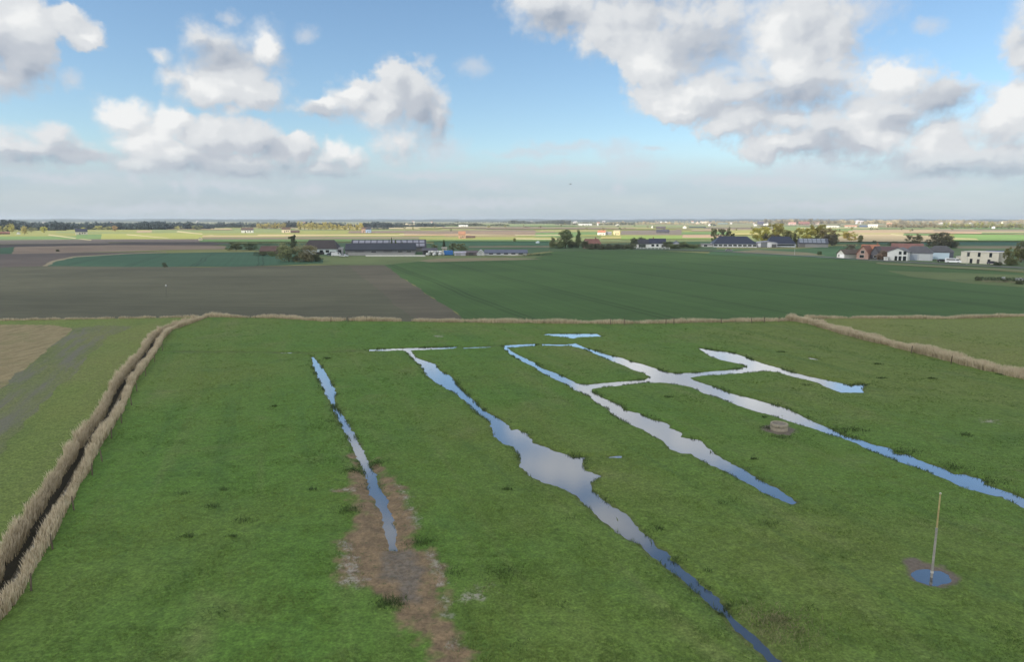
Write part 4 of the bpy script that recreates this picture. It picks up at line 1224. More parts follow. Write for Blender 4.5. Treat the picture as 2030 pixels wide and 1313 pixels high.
    if plinth:
        pm = MB(); pm.box(-W - .04, W + .04, -0.10, -0.004, -0.3, plinth[0] * m_); pm.build('base_band', M_WALL, t, plinth[1])
    return t

DK = (0.055, 0.055, 0.06)
# --- the hamlet on the right
building('garage', 'small white gabled garage with a dark tiled roof at the left end of the hamlet', 'garage', 1666, 512.3, 18, 9, 17, 14, 'across', (0.60, 0.59, 0.56), (0.085, 0.07, 0.06), rot=-42, doors=[(0.35, 2.6, 2.1, (0.85, 0.85, 0.85))], wins=[(-0.45, 1.0, 0.6, 0.8)])
building('brick_house', 'pink brick gabled house with a steep red roof beside the white garage', 'house', 1709, 514, 22, 11, 26, 9, 'across', (0.36, 0.235, 0.20), (0.18, 0.085, 0.062), rot=-18, wins=[(0.0, 3.0, 1.7, 1.4), (-0.1, 0.7, 2.2, 1.5)], chim=0.0, wmat=M_BRICK)
building('brick_house', 'house under a bright orange tiled roof between two gables', 'house', 1722, 513, 30, 12, 27, 8, 'along', (0.50, 0.48, 0.46), (0.27, 0.125, 0.08), rot=-6, doors=[(0.0, 1.6, 2.6, (0.85, 0.85, 0.85))], wins=[(-0.6, 1.0, 1.1, 1.3), (0.6, 1.0, 1.1, 1.3)], chim=0.8)
building('annexe', 'dark slate-grey gabled annexe at the end of the orange-roofed house', 'house', 1733, 514.3, 18, 8, 25, 7, 'across', (0.115, 0.115, 0.135), (0.085, 0.075, 0.075), rot=-15, wins=[(0.1, 0.9, 1.0, 1.2)])
building('shed', 'long low shed with a dark purple-brown roof behind the orange-roofed house', 'shed', 1757, 506, 40, 7, 16, 10, 'along', (0.22, 0.20, 0.19), (0.085, 0.058, 0.062), rot=4, wins=[(-0.5, 1.0, 1.2, 1.0)])
building('barn', 'red-roofed barn behind the white house', 'barn', 1797, 504, 54, 8, 20, 11, 'along', (0.25, 0.16, 0.13), (0.145, 0.075, 0.066), wins=[(-0.4, 1.2, 1.4, 1.2), (0.3, 1.2, 1.4, 1.2)], wmat=M_BRICK)
building('white_house', 'white two-storey gabled house with two rows of dark windows', 'house', 1778, 517, 36, 17, 24.5, 11, 'across', (0.62, 0.635, 0.64), (0.135, 0.135, 0.145), rot=-12, wins=[(0.26, 3.1, 1.2, 1.5), (0.72, 3.1, 1.3, 1.6), (-0.12, 0.1, 1.2, 2.2), (0.28, 0.1, 1.3, 2.2), (0.72, 0.1, 1.4, 2.2)], frame=(0.6, 0.61, 0.62))
building('lean_to', 'tiny white lean-to against the white two-storey house', 'shed', 1756, 517, 8, 6, 7, 3, 'flat', (0.60, 0.61, 0.61), (0.5, 0.5, 0.5), doors=[(0.0, 0.9, 1.6, (0.5, 0.5, 0.5))])
building('workshop', 'pale grey workshop with a grey hipped roof joined to the white house', 'workshop', 1819, 517.2, 50, 15.5, 28, 16, 'along', (0.44, 0.46, 0.50), (0.09, 0.09, 0.098), hip=0.5, wins=[(-0.75, 0.6, 2.6, 2.6)], doors=[(-0.3, 3.2, 3.0, (0.30, 0.34, 0.42)), (0.45, 4.6, 3.2, (0.50, 0.52, 0.55))])
building('warehouse', 'blue-fronted warehouse with a dark hipped roof beside the van', 'warehouse', 1862, 514.5, 46, 14.5, 26, 18, 'along', (0.09, 0.10, 0.13), (0.075, 0.075, 0.08), hip=0.55, doors=[(0.1, 7.2, 3.4, (0.50, 0.62, 0.74))])
building('cream_house', 'cream box-shaped house with a flat roof and dark upright windows', 'house', 1940, 523.5, 66, 22.5, 22.5, 13, 'flat', (0.66, 0.625, 0.535), (0.55, 0.52, 0.46), rot=-20, face=1.0,
         wins=[(-0.60, 3.3, 1.0, 1.9), (-0.02, 3.3, 1.0, 1.9), (0.58, 3.3, 1.0, 1.9), (-0.42, 0.25, 1.0, 2.0), (0.52, 0.2, 1.0, 2.0)], doors=[(-0.04, 1.1, 2.2, (0.09, 0.08, 0.075))], frame=(0.12, 0.12, 0.14))
building('porch', 'low cream annexe on the near end of the cream box-shaped house', 'annexe', 1901, 521.5, 12, 12, 12, 6, 'flat', (0.62, 0.59, 0.52), (0.5, 0.48, 0.43), rot=-20, doors=[(0.0, 1.0, 2.0, (0.12, 0.11, 0.11))])
building('blue_roof_barn', 'grey barn with a deep blue roof behind the cream house', 'barn', 1978, 517, 34, 11.5, 18, 12, 'along', (0.30, 0.32, 0.34), (0.055, 0.075, 0.17), rot=8, doors=[(0.5, 3.0, 2.8, (0.26, 0.28, 0.30))])
building('purple_shed', 'purple-grey shed at the right edge with a white door', 'shed', 2026, 517, 16, 9, 12, 7, 'along', (0.33, 0.30, 0.38), (0.09, 0.09, 0.14), doors=[(-0.5, 1.3, 2.0, (0.75, 0.75, 0.75))])
# --- the white barns in the middle right
building('livestock_barn', 'long white barn with a wide dark roof and a row of windows', 'barn', 1457, 490.5, 82, 6.5, 21, 34, 'along', (0.66, 0.67, 0.72), (0.026, 0.026, 0.040), rot=2, hip=0.35, wins=[(-0.9 + 0.225 * k, 0.8, 2.6, 1.2) for k in range(9)], face=0.8, rmat=M_METAL)
building('hall', 'white hall with a shallow gable and a grey gate between the dark roofed barns', 'hall', 1521, 490.8, 36, 8.5, 11, 24, 'across', (0.66, 0.66, 0.71), (0.30, 0.30, 0.34), doors=[(-0.35, 4.4, 4.2, (0.17, 0.18, 0.2)), (0.70, 3.4, 2.6, (0.10, 0.10, 0.11))], face=0.8)
building('livestock_barn', 'second dark roofed barn with a strip of pale blue windows', 'barn', 1549, 489.8, 52, 6.5, 20, 34, 'along', (0.50, 0.54, 0.64), (0.026, 0.026, 0.040), hip=0.35, wins=[(-0.5 + 0.22 * k, 0.8, 2.2, 1.2) for k in range(7)], face=0.8, rmat=M_METAL)
building('milking_shed', 'low white shed with dark gaps at the left of the long white barn', 'shed', 1408, 489.8, 36, 4.2, 6, 8, 'along', (0.62, 0.61, 0.60), (0.20, 0.19, 0.19), wins=[(-0.5, 0.4, 2.4, 1.2), (0.4, 0.4, 2.0, 1.2)], face=0.8)
building('grey_barn', 'grey barn whose dark roof is striped with slanting panels', 'barn', 1612, 490.5, 54, 7.5, 16.5, 18, 'along', (0.29, 0.285, 0.29), (0.075, 0.08, 0.10), panels=(6, 2, 0.02, 0.92, (0.26, 0.28, 0.31)), doors=[(-0.75, 4.0, 2.6, (0.16, 0.15, 0.15))], face=0.8)
building('villa', 'white villa with a dark blue roof behind a white fence', 'house', 1303, 491.5, 32, 9, 17.5, 11, 'along', (0.72, 0.73, 0.75), (0.032, 0.035, 0.060), wins=[(-0.55, 1.0, 2.0, 1.6), (0.0, 1.0, 1.6, 1.6)], doors=[(0.62, 1.4, 2.3, (0.15, 0.15, 0.16))], chim=-0.5, face=0.8)
building('villa_wing', 'low white wing with a dark roof at the left of the white villa', 'house', 1273, 491.3, 34, 8, 16, 9, 'along', (0.66, 0.66, 0.66), (0.04, 0.04, 0.05), doors=[(0.0, 5.0, 2.4, (0.05, 0.06, 0.05))], face=0.8)
building('cottage', 'small cottage with a pale blue gable among hedges', 'house', 1341, 490, 17, 6, 11.5, 9, 'across', (0.40, 0.42, 0.50), (0.14, 0.15, 0.18), wins=[(0.0, 1.0, 1.4, 1.2)], face=0.8)
building('red_roof_house', 'small house with a red tiled roof among the tall trees', 'house', 1178, 493.5, 27, 10, 19, 10, 'along', (0.40, 0.30, 0.27), (0.17, 0.085, 0.072), rot=20, wins=[(-0.4, 1.0, 1.4, 1.2), (0.4, 1.0, 1.4, 1.2)], chim=0.6, face=0.8, wmat=M_BRICK)
# --- the farm on the left
building('farmhouse', 'farmhouse under a huge dark brown hipped roof with a pale wall band', 'farmhouse', 634, 505, 66, 11, 28, 24, 'along', (0.55, 0.60, 0.62), (0.05, 0.042, 0.042), rot=-4, hip=0.25, wins=[(0.1, 1.2, 2.0, 1.4), (0.45, 1.2, 2.0, 1.4)], doors=[(0.0, 5.0, 1.6, (0.03, 0.03, 0.03)), (0.75, 3.0, 1.6, (0.03, 0.03, 0.03))], face=0.8)  # near-black door slabs stand in for the shade inside the openings
building('wagon_shed', 'low white wagon shed on the right end of the huge-roofed farmhouse', 'shed', 668, 503.5, 24, 11, 12, 8, 'flat', (0.62, 0.62, 0.65), (0.5, 0.5, 0.52), doors=[(0.0, 5.0, 2.4, (0.05, 0.05, 0.06))], face=0.8)
building('silage_barn', 'long black farm shed with a grey wall below its roof', 'barn', 755, 504.8, 138, 9, 20, 22, 'along', (0.17, 0.17, 0.18), (0.030, 0.030, 0.034), face=0.8, doors=[(-0.6, 5, 2.6, (0.10, 0.10, 0.11)), (0.2, 5, 2.6, (0.10, 0.10, 0.11))], wins=[(-0.2, 1.2, 3.0, 0.9), (0.55, 1.2, 3.0, 0.9), (0.8, 1.2, 3.0, 0.9)], rmat=M_METAL)
building('panel_roof_barn', 'barn whose dark roof carries two rows of pale panels', 'barn', 771, 500, 146, 9, 23, 22, 'along', (0.13, 0.13, 0.135), (0.055, 0.055, 0.068), panels=(12, 2, 0.01, 0.99, (0.24, 0.24, 0.275)), doors=[(0.0, 5, 3.0, (0.08, 0.08, 0.08))], face=0.8)
building('red_shed', 'small rust-red roofed shed left of the rounded bushes', 'shed', 531, 504, 32, 6, 15, 9, 'along', (0.13, 0.085, 0.07), (0.095, 0.060, 0.052), rot=-14, doors=[(0.1, 2.4, 1.9, (0.05, 0.04, 0.04))], face=0.8)
building('poultry_shed', 'long low shed with a blue-grey roof and white base at the yard end', 'shed', 1003, 506.5, 84, 4.5, 10, 11, 'along', (0.60, 0.61, 0.63), (0.095, 0.105, 0.14), face=0.8, wins=[(-0.7 + 0.35 * k, 0.6, 2.4, 0.7) for k in range(5)], rmat=M_METAL)
building('polytunnel', 'pale gable-ended tunnel shed standing before the long blue-grey shed', 'shed', 953, 507, 15, 3.5, 10.5, 9, 'across', (0.55, 0.57, 0.58), (0.45, 0.47, 0.48), doors=[(0.0, 1.4, 2.0, (0.4, 0.42, 0.43))], face=0.8)
building('dark_shed', 'low dark shed between the blue container and the pale tunnel shed', 'shed', 934, 506.8, 26, 5, 8.5, 9, 'along', (0.17, 0.15, 0.15), (0.11, 0.095, 0.10), doors=[(0.0, 2.6, 1.8, (0.07, 0.07, 0.07))], face=0.8)
building('lilac_shed', 'lilac-grey low shed to the right of the blue container', 'shed', 912, 507.2, 22, 5, 7.5, 8, 'along', (0.48, 0.47, 0.55), (0.36, 0.35, 0.41), doors=[(-0.3, 2.6, 1.8, (0.3, 0.3, 0.34))], face=0.8)
building('machine_shed', 'dark open machine shed left of the heap of white bales', 'shed', 852, 506, 28, 9, 13, 8, 'along', (0.10, 0.10, 0.115), (0.085, 0.085, 0.10), doors=[(-0.4, 3.5, 2.6, (0.03, 0.03, 0.03)), (0.4, 3.5, 2.6, (0.03, 0.03, 0.03))], face=0.8)  # near-black slabs paint the shade inside the open bays
building('cream_cabin', 'small cream cabin behind the blue container', 'cabin', 881, 501, 9, 8, 10, 4, 'along', (0.55, 0.52, 0.42), (0.3, 0.28, 0.25), doors=[(0.0, 0.9, 2.0, (0.3, 0.28, 0.24))], face=0.8)

def low_wall(name, label, cat, x0, x1, py, hpx, colr, th=0.4):
    (ax, ay), (bx, by) = G(x0, py), G(x1, py)
    L = math.hypot(bx - ax, by - ay); h = hpx * scale_at(py)
    t = thing(name, label, cat, (ax, ay, 0), math.atan2(by - ay, bx - ax))
    m = MB(); m.box(0, L, 0, th, -0.2, h); m.build('wall', M_CONC, t, colr)
    m = MB(); m.box(-0.06, L + 0.06, -0.06, th + 0.06, h + 0.003, h + 0.12); m.build('coping', M_CONC, t, tuple(min(1, c * 1.15) for c in colr))
low_wall('yard_wall', 'long low whitish wall in front of the black farm shed', 'wall', 725, 843, 508.6, 2.4, (0.62, 0.61, 0.60))
low_wall('silage_wall', 'grey concrete wall of the silage pit beside the black farm shed', 'wall', 690, 822, 507.2, 6.0, (0.30, 0.295, 0.30))

# --- vehicles and yard things
def wheel(parent, x, y, r_, w_):
    m = MB(); m.tube([(x, y - w_ / 2, r_), (x, y + w_ / 2, r_)], [r_, r_], 16)
    o = m.build('wheel', M_RUBBER, parent)
    s = -1 if y < 0 else 1
    m = MB(); m.tube([(x, y + s * w_ / 2 - 0.01, r_), (x, y + s * (w_ / 2 + 0.02), r_)], [r_ * 0.6, r_ * 0.55], 12)
    m.build('rim', M_PAINT, o, (0.45, 0.45, 0.46))

def vehicle(name, label, cat, px, py, rz, L, prof, W, colr, glass, lights_z):
    """prof: side outline (x, z); glass: list of side window outlines"""
    x, y = G(px, py)
    t = thing(name, label, cat, (x, y, 0.32 if py > 500 else 0.05), rz)
    m = MB(); n = len(prof)
    def ring(yy_, k): return [(px_ * L, yy_ * (k if z > prof[0][1] + 0.55 else 1.0), z) for px_, z in prof]
    a = ring(-W / 2, 0.86); c = ring(W / 2, 0.86)
    m.add(a + c, [tuple(range(n))] + [tuple(range(2 * n - 1, n - 1, -1))] + [((i + 1) % n, i, i + n, (i + 1) % n + n) for i in range(n)])
    m.build('body', M_PAINT, t, colr)
    for g in glass:
        for s in (-1, 1):
            gm = MB(); gm.add([(gx * L, s * (W / 2 * 0.93 + 0.012), gz) for gx, gz in g], [tuple(range(len(g)))[::-s]])
            gm.build('window', M_GLASS, t)
    for wx in (-0.31, 0.31):
        for s in (-1, 1): wheel(t, wx * L, s * (W / 2 - 0.09), 0.34, 0.22)
    for s in (-1, 1):
        hm = MB(); hm.box(L * 0.497, L * 0.5 + 0.03, s * W * 0.36 - 0.12, s * W * 0.36 + 0.12, lights_z, lights_z + 0.16); hm.build('headlight', M_PAINT, t, (0.8, 0.8, 0.78))
        hm = MB(); hm.box(-L * 0.5 - 0.03, -L * 0.497, s * W * 0.38 - 0.08, s * W * 0.38 + 0.08, lights_z, lights_z + 0.2); hm.build('tail_light', M_PAINT, t, (0.4, 0.03, 0.02))
    return t
VAN = [(-.5, .35), (.5, .35), (.5, .95), (.44, 1.15), (.33, 1.95), (.26, 2.15), (-.48, 2.2), (-.5, 2.0)]
CARP = [(-.5, .3), (.5, .3), (.5, .72), (.46, .82), (.24, .93), (.10, 1.42), (-.28, 1.45), (-.46, 1.0), (-.5, .85)]
vehicle('van', 'long white van parked between the blue-fronted warehouse and the cream house', 'van', 1889, 523, R(-30), 6.4, VAN, 2.0, (0.78, 0.79, 0.82), [[(.17, 1.3), (.38, 1.3), (.31, 1.9), (.17, 1.9)], [(-.42, 1.35), (.13, 1.35), (.13, 1.85), (-.42, 1.85)]], 0.75)
CG = [[(-.12, .95), (.19, .95), (.09, 1.36), (-.12, 1.38)], [(-.40, 1.0), (-.14, .95), (-.14, 1.38), (-.27, 1.38)]]
vehicle('car', 'dark purple car parked at the corner of the cream house', 'car', 1968, 525.5, R(-45), 4.4, CARP, 1.8, (0.05, 0.045, 0.08), CG, 0.62)
vehicle('car', 'black car parked left of the white van', 'car', 1868, 521, R(-20), 4.5, CARP, 1.8, (0.018, 0.024, 0.022), CG, 0.62)
vehicle('car', 'dark blue car parked before the huge-roofed farmhouse', 'car', 656, 508, R(10), 4.5, CARP, 1.8, (0.035, 0.045, 0.08), CG, 0.62)
vehicle('car', 'silver car parked at the right end of the farmhouse yard', 'car', 682, 510.5, R(-15), 4.4, CARP, 1.8, (0.45, 0.47, 0.50), CG, 0.62)
vehicle('van', 'white van in the farm yard beside the dark blue car', 'van', 667, 509.5, R(5), 5.2, VAN, 1.9, (0.60, 0.61, 0.64), [[(.17, 1.3), (.38, 1.3), (.31, 1.9), (.17, 1.9)]], 0.75)
vehicle('car', 'grey car on the lane by the villa, next to the long white barn', 'car', 1445, 498, R(-8), 4.4, CARP, 1.8, (0.16, 0.16, 0.18), CG, 0.62)

def container():
    x, y = G(889, 506)
    t = thing('shipping_container', 'bright blue shipping container in the farm yard', 'container', (x, y, 0.05), 0.1)
    m = MB(); m.box(-2.6, 2.6, 0, 2.4, 0.1, 2.6); m.build('box', M_METAL, t, (0.035, 0.15, 0.42))
    for s in (-1, 1):
        d = MB(); d.box(s * 0.62 - 0.58, s * 0.62 + 0.58, -0.05, -0.004, 0.2, 2.5); d.build('door', M_PAINT, t, (0.04, 0.17, 0.46))
    for sx in (-2.5, 2.5):
        c = MB(); c.box(sx - 0.12, sx + 0.12, -0.03, 2.43, 0.0, 0.098); c.build('foot', M_METAL, t, (0.05, 0.06, 0.1))
container()

def bale_mesh():
    m = MB()
    m.tube([(0, -0.62, 0.6), (0, -0.56, 0.6), (0, 0.56, 0.6), (0, 0.62, 0.6)], [0.5, 0.6, 0.6, 0.5], 14)
    m.tube([(0, -0.61, 0.6), (0, -0.66, 0.6)], [0.2, 0.05], 10)
    return m
rb = random.Random(3)
bale0 = bale_mesh().build('wrapped_bale', M_PAINT, None, (0.60, 0.62, 0.62))
spots = [(848 + 4.2 * k + rb.uniform(-1, 1), 507 - (k % 3) * 0.8, 0.0) for k in range(9)] + [(852 + 5.5 * k, 506.4, 1.15) for k in range(5)]
for i, (px, py, z) in enumerate(spots):
    o = bale0 if i == 0 else bale0.copy()
    if i: COL.objects.link(o)
    x, y = G(px, py)
    o.location = (x, y, z + 0.04); o.rotation_euler = (0, 0, rb.uniform(0, 3)); o.scale = (1.25,) * 3
    o.color = rb.choice([(0.62, 0.63, 0.63, 1), (0.45, 0.46, 0.47, 1), (0.55, 0.55, 0.52, 1)])
    tag(o, 'pale plastic-wrapped bale heaped in the farm yard by the blue container', 'bale', 'wrapped bales in the farm yard')
for i, (px, py) in enumerate(((1989, 554.5), (2016, 557), (2022, 556.5), (2029, 557))):
    o = bale0.copy(); COL.objects.link(o)
    x, y = G(px, py); o.location = (x, y, 0.02); o.rotation_euler = (0, 0, 0.4 * i); o.color = (0.55, 0.57, 0.59, 1); o.scale = (0.75, 0.75, 0.75)
    tag(o, 'white wrapped bale lying before the dark hedge at the wheat field corner', 'bale', 'wrapped bales by the dark hedge')

def white_fence():
    (ax, ay), (bx, by) = G(1262, 494.2), G(1327, 494.2)
    L = math.hypot(bx - ax, by - ay)
    t = thing('garden_fence', 'white garden fence in front of the white villa', 'fence', (ax, ay, 0), math.atan2(by - ay, bx - ax))
    for z in (0.55, 1.05):
        m = MB(); m.box(0, L, -0.03, 0.03, z, z + 0.14); m.build('rail', M_PAINT, t, (0.62, 0.63, 0.63))
    n = 9
    for k in range(n + 1):
        m = MB(); m.box(L * k / n - 0.12, L * k / n + 0.12, -0.15, 0.15, -0.2, 1.35); m.build('post', M_PAINT, t, (0.66, 0.66, 0.66))
white_fence()

def lamp_post(px, py, hpx, label):
    x, y = G(px, py); h = hpx * scale_at(py)
    t = thing('street_lamp', label, 'street lamp', (x, y, 0), 0.3)
    m = MB(); m.tube([(0, 0, -0.3), (0, 0, h * 0.6), (0, 0, h)], [0.09, 0.07, 0.055], 8); m.build('post', M_PAINT, t, (0.42, 0.42, 0.41))
    m = MB(); m.tube([(0, 0, h - 0.05), (0.5, 0, h + 0.12), (1.1, 0, h + 0.14)], [0.045, 0.04, 0.04], 6); m.build('arm', M_PAINT, t, (0.42, 0.42, 0.41))
    m = MB(); m.box(0.95, 1.55, -0.12, 0.12, h + 0.06, h + 0.2); m.build('lamp_head', M_PAINT, t, (0.3, 0.3, 0.3))
lamp_post(1916.5, 525, 25, 'grey street lamp in front of the cream house')
lamp_post(1575, 506, 19, 'grey street lamp by the lane near the striped grey barn')

# ------------------------------------------------------------------ trees and shrubs
rt = np.random.default_rng(21)
def leaf_mesh(name, centres, radii, n, size, flat=1.0):
    """n small leaf sprays spread through blobs, denser towards each blob's skin"""
    C_ = np.array(centres, float); Rr = np.array(radii, float)
    wgt = Rr[:, 0] * Rr[:, 1] * Rr[:, 2]; wgt = wgt ** 0.75; wgt /= wgt.sum()
    k = rt.choice(len(C_), n, p=wgt)
    d = rt.normal(size=(n, 3)); d /= np.linalg.norm(d, axis=1)[:, None]
    u = rt.uniform(0.25, 1, n) ** 0.45
    p = C_[k] + d * Rr[k] * (u * rt.uniform(0.85, 1.12, n))[:, None]
    a = rt.normal(size=(n, 3)); a[:, 2] *= flat; a /= np.linalg.norm(a, axis=1)[:, None]
    b_ = np.cross(a, rt.normal(size=(n, 3))); b_ /= np.linalg.norm(b_, axis=1)[:, None]
    s = size * rt.uniform(0.6, 1.4, n)[:, None]
    V_ = np.stack([p - a * s, p + b_ * s * 0.6, p + a * s, p - b_ * s * 0.6], 1).reshape(-1, 3)
    Q = np.arange(4 * n).reshape(-1, 4)
    sh = np.clip(np.repeat(rt.uniform(0.1, 0.9, len(C_))[k] * 0.6 + rt.uniform(0, 0.4, n), 4), 0, 1)
    return mesh_np(name, V_, quads=Q, mat=M_LEAF, attrs={'shade': sh})

def limbs_mesh(name, targets, trunk_top, r0, bare=0.0):
    m = MB()
    m.tube([(0, 0, -0.03), (0.004, 0.0, trunk_top * 0.5), (0.0, 0.004, trunk_top)], [r0, r0 * 0.75, r0 * 0.55], 6)
    for tx, ty, tz in targets:
        z0 = trunk_top * rt.uniform(0.55, 1.0)
        m.tube([(0, 0, z0), (tx * 0.45, ty * 0.45, z0 + (tz - z0) * 0.55), (tx, ty, tz)], [r0 * 0.42, r0 * 0.28, r0 * 0.08], 5, False)
    me = bpy.data.meshes.new(name)
    me.from_pydata(m.v, [], m.f); me.materials.append(M_BARK); me.update()
    return me

def proto_tree(kind, n, big=1.0):
    """crown and trunk meshes of unit height and unit width"""
    if kind == 'round':
        c = [(0, 0, 0.5), (0, 0, 0.3)] + [(0.33 * math.cos(a) * rt.uniform(.5, 1), 0.33 * math.sin(a) * rt.uniform(.5, 1), rt.uniform(0.16, 0.80)) for a in np.arange(0, 12.5, 0.52)] + [(0.08, 0, 0.86), (-0.1, 0.05, 0.8)]
        r_ = [(rt.uniform(.11, .19), rt.uniform(.11, .19), rt.uniform(.08, .14)) for _ in c]; size, tt, r0 = 0.026, 0.3, 0.028
    elif kind == 'column':
        c = [(rt.uniform(-.12, .12), rt.uniform(-.12, .12), z) for z in np.linspace(0.16, 0.92, 14)]
        r_ = [(0.36 * (1 - 0.75 * abs(z - 0.4) / 0.6) + .06,) * 2 + (0.09,) for _, _, z in c]; size, tt, r0 = 0.034, 0.6, 0.035
    elif kind == 'loose':
        c = [(rt.uniform(-.36, .36), rt.uniform(-.36, .36), rt.uniform(0.10, 0.95)) for _ in range(40)]
        c = [(x * (1.15 - 0.5 * abs(z - .55)), y * (1.15 - 0.5 * abs(z - .55)), z) for x, y, z in c]
        r_ = [(rt.uniform(.07, .16), rt.uniform(.07, .16), rt.uniform(.06, .12)) for _ in c]; size, tt, r0 = 0.028, 0.35, 0.018
    elif kind == 'conifer':
        c = [(0, 0, z) for z in np.linspace(0.1, 0.95, 12)]
        r_ = [(0.46 * (1.02 - z) + .03,) * 2 + (0.06,) for _, _, z in c]; size, tt, r0 = 0.035, 0.8, 0.03
    else:   # bush
        c = [(rt.uniform(-.42, .42), rt.uniform(-.42, .42), rt.uniform(0.12, 0.84)) for _ in range(34)]
        c = [(x * (1.1 - 0.5 * z * z), y * (1.1 - 0.5 * z * z), z) for x, y, z in c]
        r_ = [(rt.uniform(.10, .20), rt.uniform(.10, .20), rt.uniform(.10, .20)) for _ in c]; size, tt, r0 = 0.026, 0.3, 0.022
    tg = [c[i] for i in rt.permutation(len(c))[:10]]
    return leaf_mesh('crown', c, r_, n, size * big), limbs_mesh('trunk', tg, tt, r0)
PROTO = {}
for kind, n, cnt in (('round', 3600, 3), ('column', 2000, 2), ('loose', 4200, 4), ('conifer', 1800, 1), ('bush', 4200, 4)):
    PROTO[kind] = [proto_tree(kind, n) for _ in range(cnt)]
TINY = [proto_tree('round', 420, 2.4), proto_tree('loose', 380, 2.4), proto_tree('bush', 360, 2.0)]
tcount = [0]
def tree(name, label, px, py, wpx, hpx, kind, colr, group=None, tiny=False, cat='tree', z=0.0):
    pr = TINY if tiny else PROTO[kind]
    cm, tm = pr[tcount[0] % len(pr)]
    m_ = scale_at(py)
    x, y = G(px, py)
    t = thing(name, label, cat, (x, y, z), tcount[0] * 2.39, group)
    t.scale = (wpx * m_, wpx * m_, hpx * m_)
    k = 0.9 + 0.2 * ((tcount[0] * 0.618) % 1)
    o = link('crown', cm, t); o.color = (colr[0] * k, colr[1] * k, colr[2] * k, 1)
    o = link('trunk', tm, t)
    tcount[0] += 1
    return t
DGN = (0.095, 0.115, 0.055); GGN = (0.135, 0.145, 0.078); YGN = (0.34, 0.31, 0.09); BRG = (0.15, 0.14, 0.08); OLV = (0.15, 0.15, 0.06); BLK = (0.070, 0.080, 0.046)
